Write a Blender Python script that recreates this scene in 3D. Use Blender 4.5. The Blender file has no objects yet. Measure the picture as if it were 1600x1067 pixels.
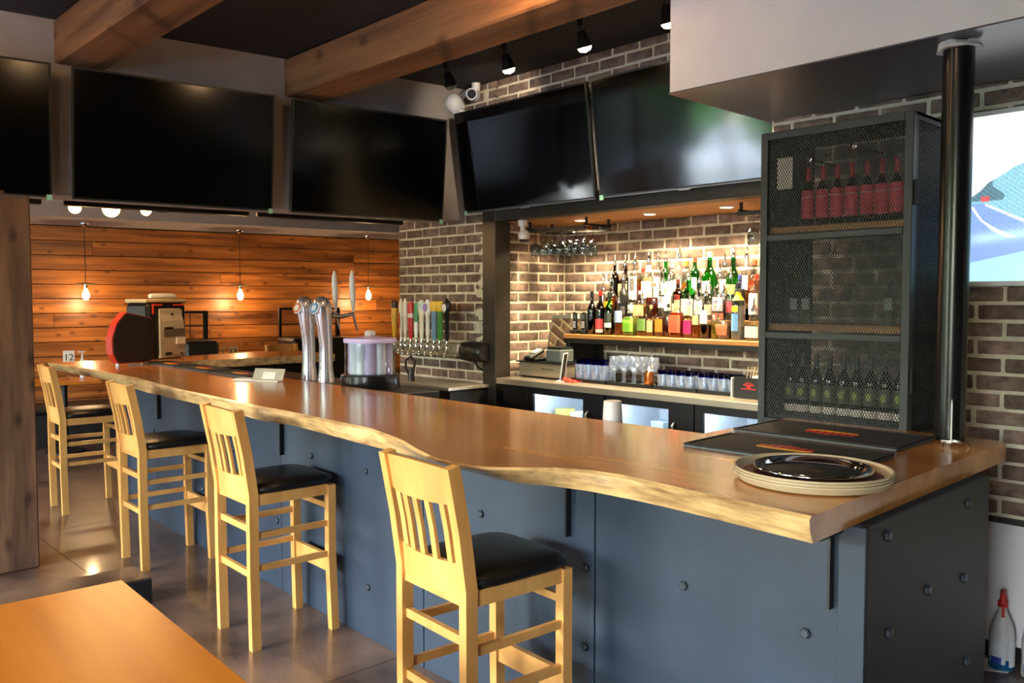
import bpy, math, random
from mathutils import Matrix, Vector
random.seed(7)
S = bpy.context.scene
COL = S.collection
PI = math.pi
# ------------------------------------------------------------------ camera
cam = bpy.data.objects.new('camera', bpy.data.cameras.new('camera')); COL.objects.link(cam)
cam.data.sensor_width = 36.0; cam.data.lens = 1322.0 * 36 / 1600
cam.data.clip_start = 0.05; cam.data.clip_end = 200
_a = math.atan(1250 / 1322.0); _p = math.atan(65.5 / 1322.0)
FW = Vector((-math.cos(_a) * math.cos(_p), math.sin(_a) * math.cos(_p), -math.sin(_p)))
cam.location = (0, 0, 1.60)
cam.rotation_euler = FW.to_track_quat('-Z', 'Y').to_euler()
S.camera = cam
# ------------------------------------------------------------------ view, world
S.view_settings.view_transform = 'Standard'; S.view_settings.look = 'None'
S.view_settings.exposure = 0.28; S.view_settings.gamma = 1.0; S.view_settings.use_curve_mapping = False
S.cycles.transparent_max_bounces = 32; S.cycles.max_bounces = 10
S.cycles.sample_clamp_indirect = 6.0
W = bpy.data.worlds.new('sky'); S.world = W; W.use_nodes = True
_n = W.node_tree.nodes; _l = W.node_tree.links
sky = _n.new('ShaderNodeTexSky'); sky.sky_type = 'NISHITA'; sky.sun_disc = False
sky.sun_elevation = math.radians(40); sky.sun_rotation = math.radians(200); sky.dust_density = 4.0
_n['Background'].inputs['Strength'].default_value = 10.0
_l.new(sky.outputs['Color'], _n['Background'].inputs['Color'])
SUN = bpy.data.lights.new('sun', 'SUN'); SUN.energy = 55; SUN.angle = .009; SUN.color = (1, .98, .95)
_o = bpy.data.objects.new('sun', SUN); COL.objects.link(_o); _o.rotation_euler = Vector((.25, -.75, -.85)).to_track_quat('-Z', 'Y').to_euler()
# ------------------------------------------------------------------ window daylight portals (front wall Y=-4.2)
WINDOWS = [(-9.0, -7.2), (-5.6, -2.6), (-.8, 1.4)]
WZ0, WZ1, WY = 0.75, 2.75, -4.2
for (x0, x1) in WINDOWS:
    L = bpy.data.lights.new('window_portal', 'AREA'); L.shape = 'RECTANGLE'
    L.size = x1 - x0; L.size_y = WZ1 - WZ0; L.cycles.is_portal = True
    o = bpy.data.objects.new('window_portal', L); COL.objects.link(o)
    o.location = ((x0 + x1) / 2, WY - 0.02, (WZ0 + WZ1) / 2); o.rotation_euler = (PI / 2, 0, 0)
# ------------------------------------------------------------------ helpers: materials
def lin(c):
    return tuple(((v / 12.92) if v <= .04045 else ((v + .055) / 1.055) ** 2.4) for v in [x / 255 for x in c]) + (1,)
MATS = {}
def M(name, c1, c2=None, scale=6, rough=.5, metal=0, stretch=(1, 1, 1), bump=0, bscale=None, coat=0, rand=0,
      spec=.5, trans=0, detail=4, rough2=None, crough=.08, knots=0, ramp=(.35, .65), ior=1.45):
    """noise-driven principled material; colours given as sRGB 0..255"""
    m = bpy.data.materials.new(name); m.use_nodes = True; MATS[name] = m
    nt = m.node_tree; b = nt.nodes['Principled BSDF']; N = nt.nodes.new; K = nt.links.new
    b.inputs['Roughness'].default_value = rough; b.inputs['Metallic'].default_value = metal
    b.inputs['Specular IOR Level'].default_value = spec; b.inputs['Transmission Weight'].default_value = trans
    b.inputs['Coat Weight'].default_value = coat; b.inputs['Coat Roughness'].default_value = crough
    b.inputs['IOR'].default_value = ior
    c2 = c2 or tuple(max(0, v * .86) for v in c1)
    tc = N('ShaderNodeTexCoord'); mp = N('ShaderNodeMapping'); mp.inputs['Scale'].default_value = stretch
    K(tc.outputs['Object'], mp.inputs['Vector'])
    if rand:
        oi = N('ShaderNodeObjectInfo'); sc = N('ShaderNodeMath'); sc.operation = 'MULTIPLY'; sc.inputs[1].default_value = 37.0
        K(oi.outputs['Random'], sc.inputs[0]); cb = N('ShaderNodeCombineXYZ')
        for i in range(3): K(sc.outputs[0], cb.inputs[i])
        K(cb.outputs[0], mp.inputs['Location'])
    nz = N('ShaderNodeTexNoise'); nz.inputs['Scale'].default_value = scale; nz.inputs['Detail'].default_value = detail
    nz.inputs['Roughness'].default_value = .6
    K(mp.outputs[0], nz.inputs['Vector'])
    rp = N('ShaderNodeValToRGB'); rp.color_ramp.elements[0].position = ramp[0]; rp.color_ramp.elements[1].position = ramp[1]
    rp.color_ramp.elements[0].color = lin(c2); rp.color_ramp.elements[1].color = lin(c1)
    K(nz.outputs['Fac'], rp.inputs[0]); col = rp.outputs[0]
    if knots:
        vo = N('ShaderNodeTexVoronoi'); vo.inputs['Scale'].default_value = knots
        km = N('ShaderNodeMapping'); km.inputs['Scale'].default_value = (1, 1.0, 1.9)
        K(mp.outputs[0], km.inputs['Vector'])
        mp2 = N('ShaderNodeMapping'); K(tc.outputs['Object'], mp2.inputs['Vector'])
        if rand: K(cb.outputs[0], mp2.inputs['Location'])
        mp2.inputs['Scale'].default_value = (1.0, 1.0, 1.7) if stretch[2] > 1 else (1.7, 1.7, .8)
        sp_ = N('ShaderNodeSeparateXYZ'); K(mp2.outputs[0], sp_.inputs[0]); ax = N('ShaderNodeMath'); K(sp_.outputs[0], ax.inputs[0]); K(sp_.outputs[1], ax.inputs[1])
        cm = N('ShaderNodeCombineXYZ'); K(ax.outputs[0], cm.inputs[0]); K(sp_.outputs[2], cm.inputs[1]); vo.voronoi_dimensions = '2D'; K(cm.outputs[0], vo.inputs['Vector'])
        kr = N('ShaderNodeValToRGB'); kr.color_ramp.elements[0].position = .02; kr.color_ramp.elements[1].position = .12
        kr.color_ramp.elements[0].color = (.25, .2, .18, 1); kr.color_ramp.elements[1].color = (1, 1, 1, 1)
        K(vo.outputs['Distance'], kr.inputs[0])
        mk = N('ShaderNodeMixRGB'); mk.blend_type = 'MULTIPLY'; mk.inputs[0].default_value = .85
        K(col, mk.inputs[1]); K(kr.outputs[0], mk.inputs[2]); col = mk.outputs[0]
    if rand:
        hv = N('ShaderNodeHueSaturation'); mr = N('ShaderNodeMapRange')
        mr.inputs['To Min'].default_value = 1 - rand; mr.inputs['To Max'].default_value = 1 + rand
        K(oi.outputs['Random'], mr.inputs['Value']); K(mr.outputs[0], hv.inputs['Value']); K(col, hv.inputs['Color']); col = hv.outputs[0]
    K(col, b.inputs['Base Color'])
    if rough2 is not None:
        rr = N('ShaderNodeMapRange'); rr.inputs['To Min'].default_value = rough; rr.inputs['To Max'].default_value = rough2
        K(nz.outputs['Fac'], rr.inputs['Value']); K(rr.outputs[0], b.inputs['Roughness'])
    if bump:
        bz = N('ShaderNodeTexNoise'); bz.inputs['Scale'].default_value = bscale or scale * 4; bz.inputs['Detail'].default_value = 3
        K(mp.outputs[0], bz.inputs['Vector'])
        bp = N('ShaderNodeBump'); bp.inputs['Strength'].default_value = bump; bp.inputs['Distance'].default_value = .01
        K(bz.outputs['Fac'], bp.inputs['Height']); K(bp.outputs[0], b.inputs['Normal'])
    return m
def EM(name, c, s):
    m = bpy.data.materials.new(name); m.use_nodes = True; MATS[name] = m; b = m.node_tree.nodes['Principled BSDF']
    b.inputs['Base Color'].default_value = lin(c); b.inputs['Emission Color'].default_value = lin(c); b.inputs['Emission Strength'].default_value = s
    return m
def GL(name, tint, gloss=.12, rough=.02):
    """thin clear glass: tinted see-through layer with fresnel reflections"""
    m = bpy.data.materials.new(name); m.use_nodes = True; MATS[name] = m; nt = m.node_tree; nt.nodes.clear(); N = nt.nodes.new; K = nt.links.new
    out = N('ShaderNodeOutputMaterial'); t = N('ShaderNodeBsdfTransparent'); g = N('ShaderNodeBsdfGlossy'); mx = N('ShaderNodeMixShader')
    lw = N('ShaderNodeLayerWeight'); lw.inputs['Blend'].default_value = .5; fr = N('ShaderNodeMath'); fr.operation = 'POWER'; fr.inputs[1].default_value = 2.6; K(lw.outputs['Facing'], fr.inputs[0])
    ad = N('ShaderNodeMath'); ad.operation = 'MULTIPLY_ADD'; ad.inputs[1].default_value = .7; ad.inputs[2].default_value = gloss * .6
    nz = N('ShaderNodeTexNoise'); nz.inputs['Scale'].default_value = 3.0; rp = N('ShaderNodeValToRGB')
    rp.color_ramp.elements[0].color = tuple(v * .93 for v in lin(tint)[:3]) + (1,); rp.color_ramp.elements[1].color = lin(tint)
    K(nz.outputs['Fac'], rp.inputs[0]); K(rp.outputs[0], t.inputs['Color'])
    g.inputs['Roughness'].default_value = rough
    K(fr.outputs[0], ad.inputs[0]); K(ad.outputs[0], mx.inputs[0]); K(t.outputs[0], mx.inputs[1]); K(g.outputs[0], mx.inputs[2]); K(mx.outputs[0], out.inputs[0])
    return m
# ------------------------------------------------------------------ helpers: geometry
class B:
    def __init__(s): s.v = []; s.f = []; s.mi = []; s.m = Matrix.Identity(4)
    def add(s, vs, fs, mi=0):
        k = len(s.v); s.v += [tuple(s.m @ Vector(p)) for p in vs]
        for f in fs: s.f.append(tuple(i + k for i in f)); s.mi.append(mi)
        return s
    def box(s, x0, x1, y0, y1, z0, z1, b=0, mi=0):
        if b <= 0:
            return s.add([(x, y, z) for x in (x0, x1) for y in (y0, y1) for z in (z0, z1)],
                         [(0, 1, 3, 2), (4, 6, 7, 5), (0, 4, 5, 1), (2, 3, 7, 6), (0, 2, 6, 4), (1, 5, 7, 3)], mi)
        b = min(b, (x1 - x0) * .45, (y1 - y0) * .45, (z1 - z0) * .45)
        X = (x0, x1); Y = (y0, y1); Z = (z0, z1); vs = []; ix = {}
        for i in (0, 1):
            for j in (0, 1):
                for k in (0, 1):
                    si, sj, sk = (b if i == 0 else -b), (b if j == 0 else -b), (b if k == 0 else -b)
                    ix[i, j, k, 0] = len(vs); vs.append((X[i], Y[j] + sj, Z[k] + sk))
                    ix[i, j, k, 1] = len(vs); vs.append((X[i] + si, Y[j], Z[k] + sk))
                    ix[i, j, k, 2] = len(vs); vs.append((X[i] + si, Y[j] + sj, Z[k]))
        fs = []
        for i in (0, 1):
            q = [ix[i, 0, 0, 0], ix[i, 1, 0, 0], ix[i, 1, 1, 0], ix[i, 0, 1, 0]]; fs.append(tuple(q if i else q[::-1]))
            q = [ix[0, i, 0, 1], ix[0, i, 1, 1], ix[1, i, 1, 1], ix[1, i, 0, 1]]; fs.append(tuple(q if i else q[::-1]))
            q = [ix[0, 0, i, 2], ix[1, 0, i, 2], ix[1, 1, i, 2], ix[0, 1, i, 2]]; fs.append(tuple(q if i else q[::-1]))
        for a in (0, 1):
            for c in (0, 1):
                fl = (a + c) % 2
                q = [ix[a, c, 0, 0], ix[a, c, 1, 0], ix[a, c, 1, 1], ix[a, c, 0, 1]]; fs.append(tuple(q[::-1] if not fl else q))
                q = [ix[a, 0, c, 0], ix[a, 0, c, 2], ix[a, 1, c, 2], ix[a, 1, c, 0]]; fs.append(tuple(q[::-1] if not fl else q))
                q = [ix[0, a, c, 1], ix[1, a, c, 1], ix[1, a, c, 2], ix[0, a, c, 2]]; fs.append(tuple(q[::-1] if not fl else q))
        for i in (0, 1):
            for j in (0, 1):
                for k in (0, 1):
                    q = [ix[i, j, k, 0], ix[i, j, k, 1], ix[i, j, k, 2]]; fs.append(tuple(q if (i + j + k) % 2 else q[::-1]))
        return s.add(vs, fs, mi)
    def lathe(s, prof, n=16, cx=0, cy=0, z0=0, sx=1, sy=1, p=2, cap=(1, 1), mi=0, a0=0, a1=None):
        full = a1 is None; cnt = n if full else n + 1; vs = []
        for (r, z) in prof:
            for k in range(cnt):
                a = a0 + (2 * PI * k / n if full else (a1 - a0) * k / n); c, d = math.cos(a), math.sin(a)
                q = 1 if p == 2 else (abs(c) ** p + abs(d) ** p) ** (-1 / p)
                vs.append((cx + r * c * q * sx, cy + r * d * q * sy, z0 + z))
        fs = []
        for i in range(len(prof) - 1):
            for k in range(n):
                k2 = (k + 1) % cnt if full else k + 1
                fs.append((i * cnt + k, i * cnt + k2, (i + 1) * cnt + k2, (i + 1) * cnt + k))
        if full and cap[0]: fs.append(tuple(reversed(range(cnt))))
        if full and cap[1]: fs.append(tuple(range((len(prof) - 1) * cnt, len(prof) * cnt)))
        return s.add(vs, fs, mi)
    def tube(s, pts, r, n=8, mi=0, cap=True):
        pts = [Vector(p) for p in pts]; R = r if isinstance(r, (list, tuple)) else [r] * len(pts); vs = []; up = None
        for i, p in enumerate(pts):
            t = (pts[min(i + 1, len(pts) - 1)] - pts[max(i - 1, 0)]).normalized()
            if up is None: up = Vector((0, 0, 1)) if abs(t.z) < .9 else Vector((1, 0, 0))
            sd = t.cross(up).normalized(); up = sd.cross(t).normalized()
            for k in range(n):
                a = 2 * PI * k / n; vs.append(tuple(p + (sd * math.cos(a) + up * math.sin(a)) * R[i]))
        fs = []
        for i in range(len(pts) - 1):
            for k in range(n):
                k2 = (k + 1) % n; fs.append((i * n + k, i * n + k2, (i + 1) * n + k2, (i + 1) * n + k))
        if cap: fs += [tuple(reversed(range(n))), tuple(range((len(pts) - 1) * n, len(pts) * n))]
        return s.add(vs, fs, mi)
    def prism(s, poly, z0, z1, mi=0):
        n = len(poly); vs = [(x, y, z0) for x, y in poly] + [(x, y, z1) for x, y in poly]
        fs = [tuple(reversed(range(n))), tuple(range(n, 2 * n))] + [(i, (i + 1) % n, n + (i + 1) % n, n + i) for i in range(n)]
        return s.add(vs, fs, mi)
    def ball(s, c, r, n=14, m=8, sz=1, mi=0):
        prof = [(max(1e-4, r * math.sin(PI * i / m)), -r * sz * math.cos(PI * i / m)) for i in range(m + 1)]
        return s.lathe(prof, n, c[0], c[1], c[2], mi=mi, cap=(0, 0))
    def beam(s, path, w, h, mi=0):
        """rectangular bar swept along points in the local YZ plane-ish; w across x, h along depth"""
        vs = []; fs = []
        for i, p in enumerate(path):
            p = Vector(p); t = (Vector(path[min(i + 1, len(path) - 1)]) - Vector(path[max(i - 1, 0)])).normalized()
            sx = Vector((1, 0, 0)); sd = t.cross(sx).normalized()
            for a, c in ((-1, -1), (1, -1), (1, 1), (-1, 1)): vs.append(tuple(p + sx * (a * w / 2) + sd * (c * h / 2)))
        for i in range(len(path) - 1):
            for k in range(4): fs.append((i * 4 + k, i * 4 + (k + 1) % 4, i * 4 + 4 + (k + 1) % 4, i * 4 + 4 + k))
        fs += [(3, 2, 1, 0), tuple(range((len(path) - 1) * 4, len(path) * 4))]
        return s.add(vs, fs, mi)
    def mesh(s, name, mats, smooth=None):
        me = bpy.data.meshes.new(name); me.from_pydata(s.v, [], s.f); mats = mats if isinstance(mats, (list, tuple)) else [mats]
        for m in mats: me.materials.append(MATS[m] if isinstance(m, str) else m)
        if len(mats) > 1: me.polygons.foreach_set('material_index', s.mi)
        import bmesh as bm_
        bm = bm_.new(); bm.from_mesh(me); bm_.ops.recalc_face_normals(bm, faces=bm.faces); bm.to_mesh(me); bm.free()
        if smooth:
            me.polygons.foreach_set('use_smooth', [True] * len(me.polygons)); me.set_sharp_from_angle(angle=math.radians(smooth))
        me.update(); return me
def tag(o, label=None, cat=None, group=None, kind=None):
    if label: o['label'] = label
    if cat: o['category'] = cat
    if group: o['group'] = group
    if kind: o['kind'] = kind
    return o
def obj(name, b, mats, parent=None, loc=(0, 0, 0), rz=0, smooth=None, label=None, cat=None, group=None, kind=None):
    me = b if isinstance(b, bpy.types.Mesh) else b.mesh(name, mats, smooth)
    o = bpy.data.objects.new(name, me); COL.objects.link(o); o.location = loc; o.rotation_euler = (0, 0, rz)
    if parent: o.parent = parent
    return tag(o, label, cat, group, kind)
def thing(name, label, cat, loc=(0, 0, 0), rz=0, group=None):
    o = bpy.data.objects.new(name, None); COL.objects.link(o); o.location = loc; o.rotation_euler = (0, 0, rz); o.empty_display_size = .05
    return tag(o, label, cat, group)
def struct(name, b, mats, label, cat, smooth=None):
    return obj(name, b, mats, smooth=smooth, label=label, cat=cat, kind='structure')
def dup(root, loc, rz, label, group=None):
    kids = {}
    for o in list(root.children): kids[o] = list(o.children)
    r = root.copy(); COL.objects.link(r); r.location = loc; r.rotation_euler = (0, 0, rz); r['label'] = label
    if group: r['group'] = group
    for ch, gs in kids.items():
        c = ch.copy(); COL.objects.link(c); c.parent = r
        for g in gs:
            d = g.copy(); COL.objects.link(d); d.parent = c
    return r
def text(name, body, size, mat, parent, mtx, ext=.0006):
    cu = bpy.data.curves.new(name, 'FONT'); cu.body = body; cu.size = size; cu.extrude = ext; cu.align_x = 'CENTER'; cu.align_y = 'CENTER'; cu.resolution_u = 2
    t = bpy.data.objects.new(name, cu); me = bpy.data.meshes.new_from_object(t); bpy.data.objects.remove(t)
    me.materials.append(MATS[mat]); o = bpy.data.objects.new(name, me); COL.objects.link(o); o.parent = parent; o.matrix_local = mtx
    return o
def lamp(name, kind, loc, energy, color, parent=None, size=.03, spot=None, blend=.5, target=None):
    L = bpy.data.lights.new(name, kind); L.energy = energy; L.color = color
    if kind in ('POINT', 'SPOT'): L.shadow_soft_size = size
    if kind == 'SPOT': L.spot_size = spot; L.spot_blend = blend
    o = bpy.data.objects.new(name, L); COL.objects.link(o); o.location = loc
    if target: o.rotation_euler = (Vector(target) - Vector(loc)).to_track_quat('-Z', 'Y').to_euler()
    if parent: o.parent = parent
    return o
def interp(tab, x):
    for (a, b), (c, d) in zip(tab, tab[1:]):
        if x <= c: return b + (d - b) * max(0, (x - a)) / (c - a)
    return tab[-1][1]
ORD = 'first second third fourth fifth sixth seventh eighth ninth tenth eleventh twelfth thirteenth fourteenth fifteenth sixteenth seventeenth eighteenth nineteenth twentieth twenty-first twenty-second'.split()
# ------------------------------------------------------------------ materials
M('concrete', (112, 88, 74), (58, 44, 38), 2.6, .22, detail=9, rough2=.42, bump=.14, bscale=55, coat=.45, crough=.1)
M('ceiling_black', (34, 28, 34), (26, 22, 28), 3, .8)
M('drywall_grey', (150, 142, 140), (140, 132, 130), 4, .75)
M('drywall_white', (214, 210, 212), (206, 202, 206), 3, .6)
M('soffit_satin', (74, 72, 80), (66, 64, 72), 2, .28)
M('mortar', (218, 208, 188), (190, 180, 162), 14, .9, bump=.35, bscale=60)
M('brick', (140, 117, 105), (88, 73, 66), 14, .85, bump=.5, bscale=90, rand=.28, detail=6)
M('beam_wood', (150, 104, 66), (84, 54, 36), 2.5, .5, stretch=(.25, 3, 3), detail=6, bump=.12, bscale=14, knots=1.6)
M('column_wood', (122, 90, 66), (62, 44, 35), 3, .5, stretch=(3, 3, .35), detail=6, bump=.12, bscale=14, knots=2.2)
M('plank_wood', (172, 104, 46), (88, 46, 20), 2.4, .38, stretch=(.35, 3, 5), detail=6, bump=.08, bscale=12, rand=.22, knots=2.6)
M('slab_top', (214, 146, 72), (146, 82, 33), 1.3, .26, stretch=(.4, 3.0, 3), detail=5, coat=.65, crough=.13, ramp=(.28, .7))
M('slab_edge', (220, 182, 124), (126, 92, 58), 7, .3, stretch=(.7, 2, 4), detail=7, coat=.4, ramp=(.3, .6))
M('table_wood', (188, 112, 32), (168, 95, 24), 2, .32, stretch=(.4, 4, 4), detail=5)
M('stool_wood', (218, 162, 92), (198, 140, 74), 3, .34, stretch=(3, 3, .5), detail=5, rand=.03)
M('black_vinyl', (16, 15, 16), (11, 10, 11), 30, .36, bump=.12, bscale=220)
M('bar_steel', (35, 49, 66), (28, 40, 55), 2.2, .5, detail=5, metal=.0)
M('bolt_steel', (58, 64, 74), None, 8, .4, metal=.4)
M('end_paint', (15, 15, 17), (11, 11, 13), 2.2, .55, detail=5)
M('black_steel', (24, 24, 26), (18, 18, 20), 6, .42, metal=.2)
M('pole_black', (20, 20, 22), None, 6, .24)
M('dark_gap', (10, 11, 13), None, 4, .8)
M('post_steel', (50, 44, 38), (36, 32, 30), 4, .4, metal=.3)
M('tv_screen', (5, 5, 6), (4, 4, 5), 2, .09, spec=1.0)
M('tv_screen_matte', (4, 4, 5), (3, 3, 4), 2, .14, spec=.3)
M('tv_bezel', (16, 16, 17), None, 3, .35)
M('tv_silver', (120, 122, 126), None, 3, .4, metal=.6)
M('sticker_green', (150, 214, 186), None, 3, .5)
M('chrome', (220, 222, 226), (205, 208, 212), 3, .09, metal=1)
M('satin_chrome', (232, 228, 238), (222, 218, 230), 3, .22, metal=.85)
M('brushed', (196, 186, 168), (172, 162, 146), 5, .3, metal=.75, stretch=(.3, 6, 6))
M('white_plastic', (226, 226, 230), (216, 216, 220), 4, .4)
M('black_plastic', (15, 15, 17), (11, 11, 13), 4, .4)
M('grey_plastic', (84, 92, 92), (74, 82, 82), 4, .45)
M('rubber', (38, 32, 30), (30, 26, 25), 60, .8, bump=.3, bscale=300)
M('rubber_edge', (88, 94, 96), (76, 82, 84), 30, .7)
M('print_red', (206, 36, 22), None, 20, .6)
M('print_yellow', (246, 176, 24), None, 20, .6)
M('tray_cork', (96, 44, 40), (82, 36, 34), 12, .6)
M('tray_tan', (190, 170, 138), (178, 158, 126), 4, .45)
M('tray_black', (14, 14, 15), None, 4, .4)
M('shelf_wood', (192, 138, 74), (160, 108, 54), 3, .45, stretch=(.4, 4, 4))
M('cab_steel', (44, 50, 51), (37, 42, 43), 8, .5, metal=.2)
M('cab_dark', (20, 21, 22), None, 6, .6)
M('leather_dark', (26, 22, 20), (20, 17, 15), 8, .45)
M('red_trim', (206, 58, 38), None, 4, .4)
M('machine_dark', (44, 32, 28), (38, 27, 24), 20, .6)
M('silver_panel', (206, 194, 170), (192, 180, 158), 3, .35, metal=.25)
M('mirror_steel', (190, 180, 165), None, 3, .08, metal=1)
M('paper', (240, 234, 222), (230, 224, 212), 6, .7)
M('ink', (20, 18, 18), None, 6, .7)
M('cup_pearl', (236, 236, 246), (220, 222, 238), 4, .2)
M('cup_white', (222, 216, 212), (206, 200, 198), 6, .4, trans=.2)
M('red_plastic', (216, 40, 26), None, 5, .4)
M('blue_liquid', (40, 116, 170), None, 5, .15, trans=.5)
M('label_white', (232, 234, 238), None, 10, .5)
M('label_blue', (50, 74, 170), None, 10, .5)
M('red_cloth', (214, 52, 30), (180, 36, 20), 12, .8)
M('yellow_paper', (232, 226, 60), None, 6, .6)
M('fridge_white', (222, 228, 236), (204, 212, 224), 5, .4)
M('leaf_green', (94, 140, 60), (50, 88, 34), 1.2, .8)
M('ground_out', (136, 142, 150), (112, 118, 126), .4, .9)
M('copper', (206, 120, 66), None, 5, .25, metal=.9)
GL('clear_glass', (228, 234, 236), .16)
GL('tumbler_glass', (236, 244, 255), .24, .06)
_nt = MATS['tumbler_glass'].node_tree; _mx = _nt.nodes.new('ShaderNodeMixShader'); _df = _nt.nodes.new('ShaderNodeBsdfDiffuse'); _df.inputs['Color'].default_value = (.8, .86, .95, 1); _mx.inputs[0].default_value = .12  # pale blue diffuse mixed into the clear glass to imitate daylight on it
_ou = [n for n in _nt.nodes if n.type == 'OUTPUT_MATERIAL'][0]; _pv = _ou.inputs[0].links[0].from_socket; _nt.links.new(_pv, _mx.inputs[1]); _nt.links.new(_df.outputs[0], _mx.inputs[2]); _nt.links.new(_mx.outputs[0], _ou.inputs[0])
GL('window_glass', (240, 246, 248), .06)
GL('purple_glass', (226, 214, 246), .2)
M('lilac_frost', (226, 206, 246), (206, 186, 236), 4, .22, trans=.15)
GL('blue_glass', (40, 60, 210), .2)
GL('green_glass', (70, 170, 84), .12)
GL('dark_green_glass', (40, 66, 34), .12)
GL('brown_glass', (110, 56, 20), .12)
EM('bulb_warm', (255, 196, 110), 30)
EM('lamp_white', (255, 226, 170), 30)
EM('puck_white', (255, 228, 176), 14)
EM('fridge_led', (226, 238, 255), 40)
# ------------------------------------------------------------------ structure
FLX0, FLX1, FLY0, FLY1, CZ = -11.3, 3.6, -4.2, 7.6, 3.28
fl = struct('floor', B().box(FLX0, FLX1, FLY0 - .2, FLY1, -.12, 0), 'concrete', 'brown mottled polished concrete floor with faint joints', 'floor')
for (p, q) in [((-9.5, 1.55), (-.9, 1.55)), ((-3.05, -4), (-3.05, 2.2)), ((-6.4, -4), (-6.4, 2.2))]:
    bb = B(); dx, dy = q[0] - p[0], q[1] - p[1]
    bb.box(min(p[0], q[0]) - (.002 if dx == 0 else 0), max(p[0], q[0]) + (.002 if dx == 0 else 0), min(p[1], q[1]) - (.002 if dy == 0 else 0), max(p[1], q[1]) + (.002 if dy == 0 else 0), -.002, .0006)
    obj('joint', bb, 'dark_gap', fl)
struct('ceiling', B().box(FLX0, FLX1, FLY0 - .2, FLY1, CZ, CZ + .15), 'ceiling_black', 'near-black painted ceiling', 'ceiling')
# front wall with windows behind the viewer
bb = B(); xs = [FLX0] + [v for w in WINDOWS for v in w] + [FLX1]
for i in range(0, len(xs), 2): bb.box(xs[i], xs[i + 1], WY - .2, WY, 0, CZ)
for (x0, x1) in WINDOWS: bb.box(x0, x1, WY - .2, WY, 0, WZ0); bb.box(x0, x1, WY - .2, WY, WZ1, CZ)
struct('wall_front', bb, 'drywall_grey', 'grey street-side wall with large windows', 'wall')
for i, (x0, x1) in enumerate(WINDOWS):
    w = B(); t = .05; y0, y1 = WY - .14, WY - .06
    w.box(x0, x1, y0, y1, WZ0, WZ0 + t); w.box(x0, x1, y0, y1, WZ1 - t, WZ1); w.box(x0, x0 + t, y0, y1, WZ0 + t, WZ1 - t); w.box(x1 - t, x1, y0, y1, WZ0 + t, WZ1 - t)
    w.box((x0 + x1) / 2 - .03, (x0 + x1) / 2 + .03, y0, y1, WZ0 + t, WZ1 - t); w.box(x0 + t, x1 - t, y0, y1, 1.95, 2.0)
    o = struct('window_%d' % (i + 1), w, 'black_steel', 'black framed street window', 'window')
    obj('pane', B().box(x0 + t, x1 - t, WY - .105, WY - .099, WZ0 + t, WZ1 - t), 'window_glass', o)
struct('wall_side', B().box(FLX1, FLX1 + .15, FLY0, FLY1, 0, CZ), 'ceiling_black', 'near-black painted side wall', 'wall')
struct('wall_end', B().box(FLX0, FLX1, 7.3, 7.5, 0, CZ), 'drywall_grey', 'plain grey end wall of dining area', 'wall')
# brick walls
BR_L, BR_H, BR_M = .228, .0787, .0155
def brick_mesh(l, seed):
    r = random.Random(seed); b = B(); b.box(-l / 2, l / 2, -.02, .02, -(BR_H - BR_M) / 2, (BR_H - BR_M) / 2, .006)
    b.v = [(x + r.uniform(-.0022, .0022), y + r.uniform(-.0015, .0015), z + r.uniform(-.0022, .0022)) for x, y, z in b.v]
    return b.mesh('brick', 'brick', 50)
BM = {}
def get_brick(l):
    k = (round(l, 3), random.randrange(4))
    if k not in BM: BM[k] = brick_mesh(l, hash(k) & 255)
    return BM[k]
def lay(parent, org, u, ulen, z0, z1, skip=None, phase=0):
    """bricks on the plane through org along unit u; outward normal is u x z"""
    u = Vector(u); n = u.cross(Vector((0, 0, 1))); row = 0; z = z0
    while z < z1 - .02:
        x = -(BR_L / 2 if (row + phase) % 2 else 0)
        while x < ulen - .015:
            a, b = max(x, 0), min(x + BR_L, ulen); l = b - a - BR_M
            if l > .03 and not (skip and skip((a + b) / 2, z + BR_H / 2)):
                o = bpy.data.objects.new('brick', get_brick(l)); COL.objects.link(o); o.parent = parent
                pr = random.uniform(-.002, .003); p = Vector(org) + u * ((a + b) / 2) - n * (.0145 - pr) + Vector((0, 0, z + BR_H / 2))
                o.matrix_local = Matrix.Translation(p) @ Matrix((u, -n, (0, 0, 1))).transposed().to_4x4()
            x += BR_L
        z += BR_H; row += 1
PY, NY, RY = 4.45, 5.2, 4.14          # pier face, niche back, right wall face
NX0, NX1 = -4.83, -2.36
G = .0
w = struct('wall_pier', B().box(-6.16, -4.9, PY + G, 7.3, 0, CZ), 'mortar', 'weathered brown brick pier carrying the beer taps', 'wall')
lay(w, (-6.165, PY, .787), (1, 0, 0), 1.185, 0, CZ - .787, skip=lambda x, z: z > 1.56 and (z < 2.25 and x > 1.06))
lay(w, (-6.17, PY + 1.2, .787), (0, -1, 0), 1.2, 0, 1.6, phase=1)
_r = random.Random(11)
for _k in range(9):
    _cx, _cz, _n = -5.06 + _r.uniform(-.02, .06), 1.16 + _k * .115 + _r.uniform(-.03, .03), 14
    _pts = [(_cx + math.cos(2 * PI * j / _n) * _r.uniform(.035, .085), PY - .0095, _cz + math.sin(2 * PI * j / _n) * _r.uniform(.02, .06)) for j in range(_n)]
    _b = B().add(_pts + [(x, PY - .002, z) for x, y, z in _pts], [tuple(range(_n))] + [(j, (j + 1) % _n, _n + (j + 1) % _n, _n + j) for j in range(_n)])
    obj('mortar_smear', _b, 'mortar', w)
w = struct('wall_header', B().box(-4.86, NX1, PY + G, PY + .3, 2.33, CZ), 'mortar', 'brown brick wall above the bar niche behind televisions', 'wall')
lay(w, (-4.98, PY, .787 + 27 * BR_H), (1, 0, 0), -NX1 * 0 + (4.98 + NX1), 0, CZ - (.787 + 27 * BR_H), phase=1)
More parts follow.
